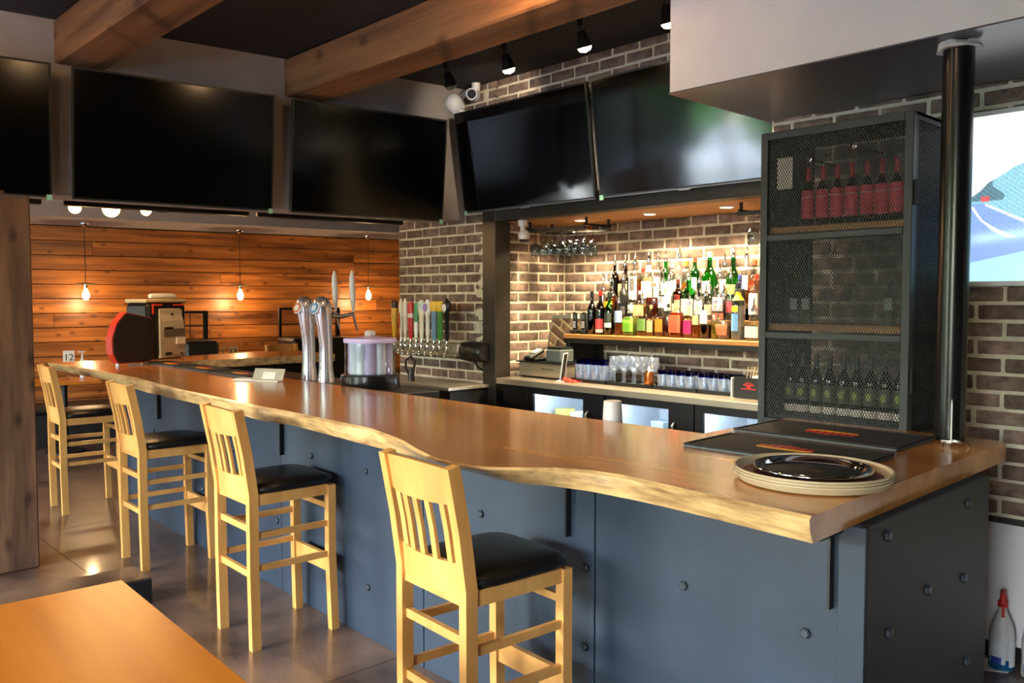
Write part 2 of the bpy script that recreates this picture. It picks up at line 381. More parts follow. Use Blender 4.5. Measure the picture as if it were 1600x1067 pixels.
w = struct('wall_niche', B().box(-4.86, NX1, NY + G, NY + .15, 0, 2.4), 'mortar', 'warm lit brown brick wall at the back of the bar niche', 'wall')
lay(w, (-4.86, NY, .95), (1, 0, 0), 4.86 + NX1, 0, 1.26)
w = struct('wall_niche_side', B().box(-4.9, -4.86, PY + .06, NY, 0, 2.4), 'mortar', 'narrow brick return at the niche side beside the till', 'wall')
lay(w, (-4.86, PY + .1, .95), (0, 1, 0), NY - PY - .1, 0, 1.26, phase=1)
w = struct('wall_right', B().box(-2.36, FLX1, RY + G, RY + .2, .62, CZ), 'mortar', 'brown brick wall behind the road scene television', 'wall')
lay(w, (-2.36, RY, .64), (1, 0, 0), 2.6, 0, 1.92)
struct('wall_jog', B().box(-2.36, -2.3, RY + .2, NY + .15, 0, CZ), 'mortar', 'brick return closing the bar niche', 'wall')
struct('wall_right_base', B().box(-2.36, FLX1, RY - .01, RY + .2, 0, .62), 'drywall_white', 'white painted board along the foot of brick wall', 'wall')
struct('trim_1', B().box(-2.36, FLX1, RY - .02, RY + .01, .61, .635), 'machine_dark', 'thin brown ledge over the white board', 'trim')
struct('baseboard_right', B().box(-2.36, FLX1, RY - .022, RY - .008, 0, .07), 'black_plastic', 'black rubber baseboard under the white board', 'baseboard')
# steel frame of the niche
nf = struct('trim_2', B().box(NX0 - .15, NX0, PY - .06, PY + .1, 0, 2.34, .004), 'post_steel', 'dark steel post and lintel framing the bar niche', 'trim')
obj('lintel', B().box(NX0, NX1 + .0, PY - .06, PY + .06, 2.2, 2.34, .004), 'post_steel', nf)
nc = struct('ceiling_niche', B().box(NX0 - .03, NX1, PY + .06, NY + .02, 2.225, 2.3), 'black_steel', 'honey coloured board ceiling of the bar niche', 'ceiling')
for i in range(6):
    y = PY + .065 + i * .113
    obj('plank', B().box(NX0 - .028, NX1 - .002, y, y + .109, 2.2, 2.224, .002), 'shelf_wood', nc)
# soffit at right
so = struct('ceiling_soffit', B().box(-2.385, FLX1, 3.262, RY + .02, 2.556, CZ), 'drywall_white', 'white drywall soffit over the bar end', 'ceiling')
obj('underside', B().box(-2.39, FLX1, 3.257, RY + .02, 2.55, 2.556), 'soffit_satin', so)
# bulkhead B1 with televisions, rotated frame
BP = Vector((-5.571, 2.114, 0)); BD = Vector((.1357, .9907, 0)).normalized(); BN = Vector((BD.y, -BD.x, 0))
BA = math.atan2(BD.y, BD.x) - PI / 2           # rotation so local y follows the bulkhead, local +x faces the bar
def on_b(s, off, z): return BP + BD * s + BN * off + Vector((0, 0, z))
o = struct('wall_bulkhead', B().box(-.32, 0, -2.0, 2.35, 2.235, CZ), 'drywall_grey', 'grey drywall bulkhead carrying a row of televisions', 'wall')
o.location = BP; o.rotation_euler = (0, 0, BA)
for i, (y0, y1) in enumerate([(2.967, 3.255), (1.55, 1.83)]):
    x0 = BP.x + (BD.x / BD.y) * (y0 - BP.y) - .04
    obj('beam', B().box(x0, FLX1, y0, y1, 3.02, CZ - .002, .012), 'beam_wood', cat='beam', kind='structure',
        label=['stained rough-sawn ceiling beam running over the bar front', 'stained rough-sawn ceiling beam nearer the dining tables'][i])
obj('column', B().box(-5.86, -5.57, 1.05, 1.378, 0, 2.234, .008), 'column_wood', cat='column', kind='structure', label='dark stained square timber column beside the bar stools')
cb = obj('curb', B().box(-4.76, -4.5, -4, 1.64, 0, .14, .003), 'concrete', cat='curb', kind='structure', label='low polished concrete curb in front of timber column')
obj('riser', B().box(-4.497, -4.49, -4, 1.636, 0, .13), 'dark_gap', cb)
# dining area beyond the bulkhead
WO = Vector((-10.6, 2.62, 0)); WD = Vector((.77, 4.45, 0)).normalized(); WN = Vector((WD.y, -WD.x, 0)); WA = math.atan2(WD.y, WD.x) - PI / 2
def on_w(s, off, z): return WO + WD * s + WN * off + Vector((0, 0, z))
ww = struct('wall_wood', B().box(-.2, -.012, -6.9, 5.2, 0, CZ), 'dark_gap', 'far wall clad in orange stained horizontal pine boards', 'wall')
ww.location = WO; ww.rotation_euler = (0, 0, WA)
PW = .1655
for r in range(15):
    z0 = 2.437 - (r + 1) * PW; x = -2.9 - random.random() * 1.2
    if z0 < -.05: break
    while x < 5.1:
        ln = random.uniform(2.8, 4.6); a, b = max(x, -2.2), min(x + ln, 5.15)
        if b - a > .1:
            me = B().box(-(b - a) / 2, (b - a) / 2, -.012, .012, -(PW - .007) / 2, (PW - .007) / 2, .003).mesh('plank', 'plank_wood')
            p = bpy.data.objects.new('plank', me); COL.objects.link(p); p.parent = ww
            p.matrix_local = Matrix.Translation((random.uniform(-.001, .001), (a + b) / 2, max(z0, 0) + PW / 2)) @ Matrix.Rotation(PI / 2, 4, 'Z')
        x += ln + .003
o = struct('ceiling_dining', B().box(-.02, 1.12, -6.9, 5.2, 2.445, CZ - .01), 'drywall_grey', 'lowered grey ceiling drop over the dining booths', 'ceiling')
o.location = WO; o.rotation_euler = (0, 0, WA)
# ------------------------------------------------------------------ outside (seen only as reflections in the screens)
b = B().box(-60, 40, -60, -4.6, -.4, -.3); b.box(-60, -12.2, -4.6, 20, -.4, -.3); struct('ground_outside', b, 'ground_out', 'pale paved ground outside the windows', 'ground')
fb = B(); r = random.Random(3)
for i in range(46):
    c = (r.uniform(-26, 4), r.uniform(-22, -15), r.uniform(1.0, 4.5)) if i < 30 else (r.uniform(-28, -20), r.uniform(-12, 2), r.uniform(1, 4)); rad = r.uniform(.9, 2.2)
    k = len(fb.v); fb.ball(c, rad, 9, 6)
    fb.v[k:] = [tuple(Vector(p) + Vector((r.uniform(-.25, .25), r.uniform(-.25, .25), r.uniform(-.25, .25)))) for p in fb.v[k:]]
obj('foliage', fb, 'leaf_green', kind='stuff', label='green foliage outside mirrored in the dark screens', cat='foliage')
# ------------------------------------------------------------------ bar body
YT = [(-7.85, 2.04), (-6.775, 2.09), (-5.92, 2.075), (-4.99, 1.99), (-4.33, 1.976), (-3.93, 1.96), (-3.63, 1.968), (-3.18, 1.953), (-2.93, 1.951), (-2.76, 1.913), (-2.59, 1.869),
      (-2.385, 1.789), (-2.214, 1.735), (-2.075, 1.728), (-1.998, 1.752), (-1.92, 1.817), (-1.843, 1.9), (-1.746, 1.955), (-1.605, 1.98), (-1.47, 1.966), (-1.245, 1.943), (-1.1, 1.94), (-.985, 1.931)]
YB = [(-7.85, 2.1), (-6.56, 2.133), (-5.6, 2.03), (-4.7, 2.01), (-3.89, 1.965), (-3.62, 1.995), (-3.19, 1.97), (-2.79, 1.94), (-2.4, 1.915), (-2.22, 1.9), (-1.99, 1.89), (-1.876, 1.95),
      (-1.72, 1.985), (-1.55, 1.99), (-1.38, 1.98), (-.985, 1.952)]
top = thing('timber_countertop', 'glossy live-edge timber bar top wrapping the bar in a U', 'bar top', (0, 0, 0))
def slab(front_x, yt, yb, rest, name):
    n = 130; r = random.Random(5); rings = [[], [], [], []]
    wob = [0] * (n + 1)
    for i in range(n + 1): wob[i] = .006 * math.sin(i * .37) * math.sin(i * .11 + 1) + r.uniform(-.0015, .0015)
    for i in range(n + 1):
        x = front_x[0] + (front_x[1] - front_x[0]) * i / n; a, c = interp(yt, x), interp(yb, x)
        rings[0].append((x, a + .012, 1.07)); rings[1].append((x, a, 1.062)); rings[2].append((x, (a + c) / 2 + wob[i] - .004, 1.03)); rings[3].append((x, c + wob[i] * .5, 1.0))
    for (x, y) in rest:
        for k, z in enumerate((1.07, 1.062, 1.03, 1.0)): rings[k].append((x, y, z))
    m = len(rings[0]); b = B(); vs = sum(rings, []); b.add(vs, [tuple(range(m)), tuple(reversed(range(3 * m, 4 * m)))], 0)
    for k in range(3):
        b.f += [(k * m + i, k * m + (i + 1) % m, (k + 1) * m + (i + 1) % m, (k + 1) * m + i) for i in range(m)]; b.mi += [1 if i < n or i == m - 1 else 0 for i in range(m)]
    b.mi[0] = 0; b.mi[1] = 1
    return obj(name, b, ['slab_top', 'slab_edge'], top, smooth=22)
fs = slab((-7.85, -.985), YT, YB, [(-.995, 2.4), (-1.0, 3.0), (-1.01, 3.49), (-1.03, 3.5), (-1.34, 3.5), (-1.9, 3.5), (-1.9, 2.84), (-3.0, 2.82), (-7.2, 2.78), (-7.22, 3.0), (-7.86, 3.0)], 'front_slab')
b = B()
poly = [(-7.22, 3.002), (-7.195, 3.4), (-7.22, 4.0), (-7.2, 4.42), (-7.98, 4.42), (-8.0, 3.9), (-7.93, 3.4), (-7.86, 3.002)]
b.prism(poly, 1.0, 1.07); b.mi = [1, 0] + [1] * len(poly)
obj('far_slab', b, ['slab_top', 'slab_edge'], top)
bar = thing('bar_counter', 'slate blue steel-clad bar body studded with hex bolts', 'bar', (0, 0, 0))
def yo(x): return .027 * max(0, -2.9 - x)
obj('core', B().prism([(-7.0, 2.212 + yo(-7)), (-2.9, 2.212), (-.972, 2.212), (-.972, 2.7), (-7.0, 2.7)], 0, 1.0), 'dark_gap', bar)
obj('core', B().box(-1.85, -.972, 2.702, 3.15, 0, 1.0), 'dark_gap', bar)
obj('core', B().box(-7.75, -7.3, 2.702, 4.4, 0, 1.0), 'black_steel', bar)
hexm = B().lathe([(.016, 0), (.016, .008), (.012, .011)], 6).mesh('bolt', 'bolt_steel')
def bolt(parent, p, rot):
    o = bpy.data.objects.new('bolt', hexm); COL.objects.link(o); o.parent = parent; o.matrix_local = Matrix.Translation(p) @ rot
RF = Matrix.Rotation(PI / 2, 4, 'X'); RE = Matrix.Rotation(PI / 2, 4, 'Y')
seams = [-7.0, -6.12, -5.24, -4.2, -2.88, -1.905, -.972]
for a, c in zip(seams, seams[1:]):
    pb_ = B().box(a + .003, c - .003, 2.196, 2.212, .0, 1.0, .002); pb_.v = [(x, y + yo(x), z) for x, y, z in pb_.v]; p = obj('panel', pb_, 'bar_steel', bar)
    pts = [(a + .06, .82), (a + .06, .3), (c - .04, .66), (c - .045, .38), ((a + c) / 2 - .09, .70)]
    if c == -1.905: pts = [(-1.945, .661), (-1.948, .38), (-2.5, .75), (-2.82, .79)]
    if c == -.972: pts = [(-1.534, .701), (-1.125, .668), (-1.6, .2), (-1.1, .2)]
    if c == -2.88: pts = [(-3.32, .245), (-3.33, .795), (-3.853, .796), (-2.93, .37), (-4.13, .3)]
    for (x, z) in pts: bolt(p, (x, 2.196 + yo(x), z), RF)
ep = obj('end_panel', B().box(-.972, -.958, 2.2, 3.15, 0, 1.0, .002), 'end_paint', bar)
for (y, z) in [(2.322, .954), (2.614, .735), (2.913, .702), (2.344, .678), (2.963, .412), (2.94, .94), (2.4, .3)]: bolt(ep, (-.958, y, z), RE)
obj('corner_strip', B().box(-1.03, -.957, 2.186, 2.196, 0, .998, .001), 'bar_steel', bar)
for x in (-6.02, -4.16, -2.02, -1.05):
    br = B().box(x - .004, x + .004, 2.17, 2.196, .76, 1.0); br.box(x - .03, x + .03, 2.06, 2.196, .975, 1.0)
    br.v = [(vx, vy + yo(x), vz) for vx, vy, vz in br.v]; obj('bracket', br, 'black_steel', bar)
obj('work_ledge', B().box(-3.7, -1.95, 2.702, 3.05, .93, .95), 'black_steel', bar)
obj('tap_shelf', B().box(-5.95, -4.05, 2.702, 3.22, 1.0, 1.045, .004), 'black_steel', bar)
# ------------------------------------------------------------------ bar stools
def make_stool(label):
    t = thing('bar_stool', label, 'bar stool', group='bar stools along the bar front')
    w, zt = .36, 1.105
    def post(x):
        path = [(x, -.195, 0), (x, -.20, .35), (x, -.2, .72), (x, -.225, .9), (x, -.265, zt)]
        return B().beam(path, .036, .044)
    for s in (-1, 1): obj('leg', post(s * w / 2), 'stool_wood', t)
    for s in (-1, 1):
        obj('leg', B().beam([(s * (w / 2 + .006), .205, 0), (s * w / 2, .195, .35), (s * w / 2, .195, .71)], .038, .04), 'stool_wood', t)
    def curved(z0, z1, yb0, yb1, name, th=.02, bow=.03):
        b = B(); n = 8; vs = []
        for k in range(n + 1):
            x = (-.5 + k / n) * (w - .03); bo = -bow * (1 - (2 * k / n - 1) ** 2)
            crest = .012 * (1 - (2 * k / n - 1) ** 2) if name == 'top_rail' else 0
            vs += [(x, yb0 + bo - th / 2, z0), (x, yb0 + bo + th / 2, z0), (x, yb1 + bo + th / 2, z1 + crest), (x, yb1 + bo - th / 2, z1 + crest)]
        f = []
        for k in range(n):
            for q in range(4): f.append((k * 4 + q, k * 4 + (q + 1) % 4, k * 4 + 4 + (q + 1) % 4, k * 4 + 4 + q))
        f += [(3, 2, 1, 0), (n * 4, n * 4 + 1, n * 4 + 2, n * 4 + 3)]
        return obj(name, b.add(vs, f), 'stool_wood', t, smooth=40)
    curved(.985, 1.098, -.243, -.264, 'top_rail'); curved(.70, .80, -.2, -.208, 'lower_rail')
    for k in range(5):
        x = (-.5 + (k + .5) / 5) * (w - .05); bo = -.03 * (1 - (2 * x / (w - .03)) ** 2)
        obj('slat', B().beam([(x, -.208 + bo, .795), (x, -.224 + bo, .9), (x, -.243 + bo, .99)], .026, .012), 'stool_wood', t)
    b = B(); z0, z1 = .665, .715
    b.box(-w / 2 + .018, w / 2 - .018, -.21, -.185, z0, z1); b.box(-w / 2 + .018, w / 2 - .018, .182, .206, z0, z1)
    for s in (-1, 1): b.box(s * w / 2 - .012, s * w / 2 + .012, -.178, .176, z0, z1)
    obj('apron', b, 'stool_wood', t)
    sp = B(); prof = [(.18, .712), (.2, .72), (.205, .735), (.2, .748), (.17, .762), (.1, .768), (.001, .769)]
    sp.lathe(prof, 36, 0, .015, 0, 1.03, 1.06, p=5.5); obj('seat', sp, 'black_vinyl', t, smooth=60)
    for z in (.54, .33): obj('stretcher', B().box(-w / 2 + .016, w / 2 - .016, -.207, -.187, z, z + .03), 'stool_wood', t)
    for s in (-1, 1):
        for z in (.51, .36): obj('stretcher', B().box(s * w / 2 - .009, s * w / 2 + .009, -.18, .178, z, z + .028), 'stool_wood', t)
    obj('stretcher', B().box(-w / 2 + .018, w / 2 - .018, .187, .205, .59, .615), 'stool_wood', t)
    obj('footrest', B().box(-w / 2 + .018, w / 2 - .018, .186, .208, .28, .36), 'stool_wood', t)
    return t
st = make_stool('blond wooden bar stool with black seat nearest the camera')
st.location = (-2.09, 1.85, 0); st.rotation_euler = (0, 0, math.radians(-4))
dup(st, (-3.735, 1.955, 0), math.radians(-2), 'blond wooden bar stool with black seat, second from the bar end')
dup(st, (-5.235, 2.01, 0), math.radians(-2), 'blond wooden bar stool with black seat, third from the bar end')
dup(st, (-6.985, 2.07, 0), math.radians(-3), 'blond wooden bar stool with black seat, farthest along the bar front beside the timber column')
dup(st, (-8.3, 4.6, 0), math.radians(-85), 'blond wooden bar stool on the far side of the bar, only its top rail showing', 'bar stools beyond the bar')
# ------------------------------------------------------------------ foreground table
tb = thing('dining_table', 'honey stained wooden table corner in the foreground', 'table', (-2.655, .88, 0), math.radians(-2.5))
obj('tabletop', B().box(0, 1.25, -.9, 0, .715, .75, .004), 'table_wood', tb)
obj('pedestal', B().lathe([(.05, .03), (.04, .08), (.04, .7), (.12, .713)], 16, .62, -.45), 'black_steel', tb, smooth=40)
obj('base', B().box(.3, .94, -.5, -.4, 0, .03, .004).box(.57, .67, -.77, -.13, 0, .03, .004), 'black_steel', tb)
# ------------------------------------------------------------------ televisions
def tv(name, w, h, tilt, mtx, label, group, sticker=True, scr='tv_screen'):
    t = bpy.data.objects.new(name, None); COL.objects.link(t); t.matrix_world = mtx; tag(t, label, 'television', group)
    R = Matrix.Rotation(tilt, 4, 'X')      # local: x along width, -y faces the viewer, z up from bottom edge
    def put(n, b, m, par=t): b.m = Matrix.Identity(4); b.v = [tuple(R @ Vector(v)) for v in b.v]; return obj(n, b, m, par)
    put('housing', B().box(0, w, 0, .035, 0, h, .006).box(w * .2, w * .8, .035, .075, h * .12, h * .7, .01), 'tv_bezel')
    sc = put('screen', B().box(.012, w - .012, -.0015, .001, .016, h - .012), scr)
    put('bezel', B().box(0, w, -.004, 0, 0, .015).box(0, w, -.004, 0, h - .011, h).box(0, .011, -.004, 0, .015, h - .011).box(w - .011, w, -.004, 0, .015, h - .011), 'tv_bezel')
    put('edge_trim', B().box(0, w, -.006, -.004, 0, .005).box(w * .47, w * .53, -.007, 0, -.008, 0), 'tv_silver')
    obj('wall_bracket', B().box(w * .35, w * .65, .07, .102, h * .25, h * .62), 'black_steel', t)
    if sticker: put('corner_sticker', B().box(0 if sticker == 1 else w - .03, .03 if sticker == 1 else w, -.0075, -.004, -.012, .02), 'sticker_green')
    return t
T = Matrix.Translation
tv('television', 1.352, .768, math.radians(8), T((-5.12, 4.335, 2.274)), 'black television over the bar niche next to the white security cameras', 'televisions on the brick wall')
tv('television', 1.352, .768, math.radians(8), T((-3.727, 4.335, 2.274)), 'black television over the bar niche running behind the white soffit', 'televisions on the brick wall')
RB = Matrix.Rotation(BA + PI / 2, 4, 'Z')
for s, lab in [(-1.84, 'black television above the timber column, cut by the picture edge'), (-.506, 'black television between the two ceiling beams on the grey bulkhead'), (.845, 'black television on grey bulkhead in the corner beside the brick wall')]:
    tv('television', 1.225, .775, math.radians(6), T(on_b(s, .115, 2.20)) @ RB, lab, 'televisions on the grey bulkhead', 2, 'tv_screen_matte')
RB2 = Matrix.Rotation(BA - PI / 2, 4, 'Z')
for s, lab in [(-.61, 'dark back-side television hung behind the bulkhead above the timber column'), (.735, 'dark back-side television hung behind the bulkhead above the glowing globes'), (2.01, 'dark back-side television hung behind the bulkhead next to the brick pier')]:
    tv('television', 1.215, .72, math.radians(4), T(on_b(s, -.435, 2.212)) @ RB2, lab, 'televisions facing the dining booths', sticker=False)
# road television with a picture
rt = thing('television', 'bright television showing a curving road, on brick wall', 'television', (-1.42, RY - .064, 1.66))
obj('housing', B().box(0, 1.32, 0, .054, 0, .76, .004), 'tv_bezel', rt)
nx, nz = 270, 220; vs = []; fcs = []; cols = []
_rd = random.Random(9)
SKYL = [(0, .5), (10, .505), (24, .52), (36, .55), (50, .60), (60, .615), (75, .645), (90, .68), (200, .8), (520, .7)]
LINE = [(0, 0), (.26, 90), (.31, 62), (.37, 40), (.43, 28), (.47, 22)]
def road(q, v):
    """road scene picture; q along the screen in hundredths, v from bottom to top"""
    g = .04 * math.sin(q * 1.3 + v * 70) * math.sin(v * 160 - q * .7)
    if v > interp(SKYL, q): return (1, 1, 1)
    rail = .475 - max(0, q - 45) * .0018
    if v > rail:
        if 38 < q < 52 and .485 < v < .515: return (.82, .3, .3)
        if 3 < q < 9 and v < .49: return (.9, .93, .96)
        if q < 66 + 10 * math.sin(v * 40) and v > .49: k = .8 + 5 * g; return (.36 * k, .55 * k, .62 * k)
        k = .9 + 2.5 * g; return (.55 * k, .82 * k, .9 * k)
    if q > 45 and v > rail - .016: return (.95, .97, 1)
    if .26 < v < .455:
        for (a_, x_), (b_, y_) in zip(LINE[1:], LINE[2:]):
            if a_ <= v <= b_:
                xx = x_ + (y_ - x_) * (v - a_) / (b_ - a_)
                if abs(q - xx) < 2.2 + 60 * max(0, .36 - v): return (1, 1, 1)
    if v < .10 + .0007 * q: return (.62, .88, .93)
    k = 1 + g + .4 * math.exp(-((v - .25 - .0003 * q) / .035) ** 2) * min(1, q / 40)
    return (.47 * k, .6 * k, min(1, .92 * k))
for j in range(nz + 1):
    for i in range(nx + 1):
        q = 110 * i / 240 if i < 240 else 110 + 410 * (i - 240) / 30
        vs.append((.02 + q / 520 * 1.28, -.001, .02 + j / nz * .72)); _c = road(q, j / nz); _j = _rd.uniform(.86, 1.14) if _c != (1, 1, 1) and j / nz > .3 else 1; cols.append(tuple(min(1, (v * .88 + .12) * _j) for v in _c))
for j in range(nz):
    for i in range(nx): k = j * (nx + 1) + i; fcs.append((k, k + 1, k + nx + 2, k + nx + 1))
me = bpy.data.meshes.new('screen'); me.from_pydata(vs, [], fcs)
ca = me.color_attributes.new('picture', 'FLOAT_COLOR', 'POINT')
for i, c in enumerate(cols): ca.data[i].color = tuple(v ** 2.2 for v in c) + (1,)
m = bpy.data.materials.new('road_screen'); m.use_nodes = True; pb = m.node_tree.nodes['Principled BSDF']; at = m.node_tree.nodes.new('ShaderNodeAttribute'); at.attribute_name = 'picture'
pb.inputs['Base Color'].default_value = (.02, .02, .02, 1); pb.inputs['Roughness'].default_value = .3
m.node_tree.links.new(at.outputs['Color'], pb.inputs['Emission Color']); pb.inputs['Emission Strength'].default_value = 1.15
me.materials.append(m); obj('screen', me, None, rt)
obj('bezel', B().box(0, 1.32, -.006, 0, 0, .02).box(0, 1.32, -.006, 0, .74, .76).box(0, .02, -.006, 0, .02, .74).box(1.3, 1.32, -.006, 0, .02, .74), 'white_plastic', rt)
obj('cable', B().tube([(.33, .04, .01), (.36, .045, -.1), (.4, .047, -.3), (.41, .045, -.55)], .004, 6), 'white_plastic', rt)
# ------------------------------------------------------------------ pole
pl = thing('steel_pole', 'black round steel pole rising from bar end to soffit', 'pole', (-1.175, 3.39, 0))
obj('shaft', B().lathe([(.054, 1.0702), (.054, 2.55)], 32), 'pole_black', pl, smooth=40)
fm = B().lathe([(.07, 0), (.075, .01), (.058, .025), (.055, .02)], 14, z0=2.525)
rr = random.Random(2); fm.v = [(x + rr.uniform(-.012, .012), y + rr.uniform(-.012, .012), z + rr.uniform(-.006, .003)) for x, y, z in fm.v]
obj('caulk_ring', fm, 'drywall_white', pl)
# ------------------------------------------------------------------ caged bottle cabinet
CX0, CX1, CY0, CY1, CT = -2.055, -1.378, 3.53, 3.96, 2.355
cab = thing('bottle_cabinet', 'tall dark steel cabinet with expanded-metal mesh front holding bottles', 'cabinet', (CX0, CY0, 0))
cw, cd = CX1 - CX0, CY1 - CY0
obj('body', B().box(0, .012, .012, cd, 0, CT).box(0, cw, cd - .012, cd, 0, 1.06).box(0, .03, cd - .02, cd, 1.06, CT).box(cw - .03, cw, cd - .02, cd, 1.06, CT).box(0, cw, 0, cd, CT - .012, CT).box(0, cw, .0, cd, 0, .98), 'cab_dark', cab)
obj('frame', B().box(0, .035, -.02, .012, .98, CT, .002).box(cw - .035, cw, -.02, .012, .98, CT, .002).box(.035, cw - .035, -.02, .012, CT - .035, CT, .002).box(.035, cw - .035, -.02, .012, .98, 1.06, .002), 'cab_steel', cab)
for z in (1.455, 1.895): obj('crossbar', B().box(.035, cw - .035, -.02, .008, z - .03, z - .002, .002), 'cab_steel', cab)
for z in (1.46, 1.90): obj('shelf', B().box(.014, cw - .014, .02, cd - .014, z, z + .028), 'shelf_wood', cab)
obj('shelf', B().box(.014, cw - .014, .02, cd - .014, 1.06, 1.075), 'cab_dark', cab)
obj('side_frame', B().box(cw - .02, cw, .012, .03, .98, CT).box(cw - .02, cw, cd - .03, cd, .98, CT).box(cw - .02, cw, .03, cd - .03, CT - .03, CT).box(cw - .02, cw, .03, cd - .03, .98, 1.05), 'cab_dark', cab)
def mesh_panel(x0, x1, z0, z1, y, axis='x', px=.0122, pz=.0215, t=.0029):
    b = B(); nxx = max(1, round((x1 - x0) / (px / 2))); nzz = max(1, round((z1 - z0) / (pz / 2))); dx = (x1 - x0) / nxx; dz = (z1 - z0) / nzz
    vs = []; fs_ = []
    for i in range(nxx):
        for k in range(nzz):
            a = (x0 + i * dx, z0 + k * dz); c = (x0 + (i + 1) * dx, z0 + (k + 1) * dz)
            if (i + k) % 2: a, c = (a[0], c[1]), (c[0], a[1])
            h = t / 2; n0 = len(vs)
            for (x, z) in (a, c):
                for (ox, oy) in ((-h, -h * .7), (h, -h * .7), (h, h * .7), (-h, h * .7)):
                    vs.append((x + ox, y + oy, z) if axis == 'x' else (y + oy, x + ox, z))
            for q in range(4): fs_.append((n0 + q, n0 + (q + 1) % 4, n0 + 4 + (q + 1) % 4, n0 + 4 + q))
    me = bpy.data.meshes.new('mesh_panel'); me.from_pydata(vs, [], fs_); me.materials.append(MATS['cab_steel'] if axis == 'x' else MATS['cab_dark']); return me
for z0, z1 in ((1.06, 1.425), (1.455, 1.866), (1.895, CT - .035)):
    obj('mesh_panel', mesh_panel(.035, cw - .035, z0, z1, -.006), None, cab, kind='stuff')
obj('mesh_panel', mesh_panel(.03, cd - .03, 1.05, CT - .03, cw - .01, 'y'), None, cab, kind='stuff')
obj('mesh_panel', mesh_panel(.03, cw - .03, 1.06, CT - .012, cd - .008), None, cab, kind='stuff')
sc = B().lathe([(.015, 0), (.015, .004), (.008, .007)], 12).mesh('bolt', 'satin_chrome')
for (x, z) in ((.16, 2.235), (.37, 2.27)):
    o = bpy.data.objects.new('bolt', sc); COL.objects.link(o); o.parent = cab; o.matrix_local = T((x, .12, z)) @ RF
for (x, z) in ((.16, 2.235), (.37, 2.27)): obj('bolt_stem', B().box(x - .004, x + .004, .12, cd - .01, z - .004, z + .004), 'cab_dark', cab)
obj('hinge', B().lathe([(.008, 1.98), (.008, 2.08)], 8, cw + .004, -.004).lathe([(.008, 1.22), (.008, 1.32)], 8, cw + .004, -.004), 'cab_dark', cab)
obj('paper_tag', B().box(.06, .135, .02, .022, 2.10, 2.24), 'paper', cab)
# ------------------------------------------------------------------ bottles
PROF = {
    'wine': [(.94, 0), (1, .01), (1, .56), (.95, .62), (.6, .7), (.36, .76), (.34, .97), (.38, .975), (.36, 1)],
    'liquor': [(.94, 0), (1, .012), (1, .62), (.93, .68), (.5, .76), (.36, .8), (.34, .96), (.34, 1)],
    'tall': [(.94, 0), (1, .01), (1, .68), (.9, .73), (.5, .79), (.42, .82), (.4, 1)],
    'round': [(.7, 0), (.86, .02), (1, .2), (1, .42), (.86, .55), (.5, .66), (.3, .74), (.28, 1)],
    'flask': [(.9, 0), (1, .02), (1, .45), (.95, .56), (.7, .64), (.3, .7), (.28, .98), (.28, 1)],
    'squat': [(.95, 0), (1, .02), (1, .5), (.9, .58), (.45, .66), (.34, .72), (.34, 1)],
    'diamond': [(.62, 0), (.7, .02), (1, .28), (.72, .6), (.36, .75), (.3, .8), (.3, 1)],
    'pump': [(.9, 0), (1, .04), (1, .6), (.7, .68), (.35, .72), (.35, .74)],
}
LCOL = {}
def colmat(rgb, kind='label'):
    k = kind + '_%d_%d_%d' % rgb
    if k not in LCOL:
        if kind == 'liquid': M(k, rgb, rgb, 5, .05, trans=.75, ior=1.33)
        elif kind == 'cap': M(k, rgb, None, 6, .35)
        else: M(k, rgb, tuple(min(255, int(v * .82 + 20)) for v in rgb), 60, .5)
        LCOL[k] = k
    return k
def prof_at(kind, t):
    P = PROF[kind]
    return interp([(z, r) for r, z in P], t)
def bottle(kind, x, y, z, h, r, glass, liquid, fill, labels, top, label, group, p=2, sy=1, rz=0, cat='bottle', capfrac=.1):
    """labels: list of (t0, t1, rgb, halfangle); top: ('cap', rgb) or ('pour', rgb)"""
    t = thing('bottle', label, cat, (x, y, z), rz, group); P = PROF[kind]; n = 20
    if glass in ('clear_glass', 'green_glass', 'brown_glass', 'dark_green_glass'):
        obj('glass', B().lathe([(a * r, c * h) for a, c in P], n, sy=sy, p=p), glass, t, smooth=45)
        if liquid and fill > 0:
            q = [(a * r * .93, c * h + .004) for a, c in P if c < fill] + [(prof_at(kind, fill) * r * .93, fill * h)]
            obj('liquid', B().lathe(q, n, sy=sy, p=p), colmat(liquid, 'liquid'), t, smooth=45)
    else:
        obj('glass', B().lathe([(a * r, c * h) for a, c in P], n, sy=sy, p=p), glass, t, smooth=45)
    for (t0, t1, rgb, ha) in labels:
        q = [(prof_at(kind, t0 + (t1 - t0) * k / 4) * r * 1.015 + .0006, (t0 + (t1 - t0) * k / 4) * h) for k in range(5)]
        obj('label', B().lathe(q, 14, sy=sy, p=p, a0=-PI / 2 - ha, a1=-PI / 2 + ha), colmat(rgb), t, smooth=60)
    nr = P[-1][0] * r
    if top[0] == 'cap':
        obj('cap', B().lathe([(nr * 1.12, h * (1 - capfrac)), (nr * 1.15, h * (1 - capfrac) + .002), (nr * 1.12, h + .003), (nr * .6, h + .005)], 12), colmat(top[1], 'cap'), t, smooth=45)
    else:
        obj('pourer', B().lathe([(nr * 1.1, h - .012), (nr * 1.15, h + .006), (nr * .6, h + .012), (nr * .75, h + .02), (.006, h + .03), (.005, h + .062), (.003, h + .072)], 10), 'chrome', t, smooth=45)
    return t
A = 1.25
CG, GG, DG, BG = 'clear_glass', 'green_glass', 'dark_green_glass', 'brown_glass'
AMB, GOLD, PALE, DRK, RED_, CLR = (150, 66, 14), (214, 140, 40), (232, 214, 160), (40, 14, 12), (190, 40, 24), (236, 236, 226)
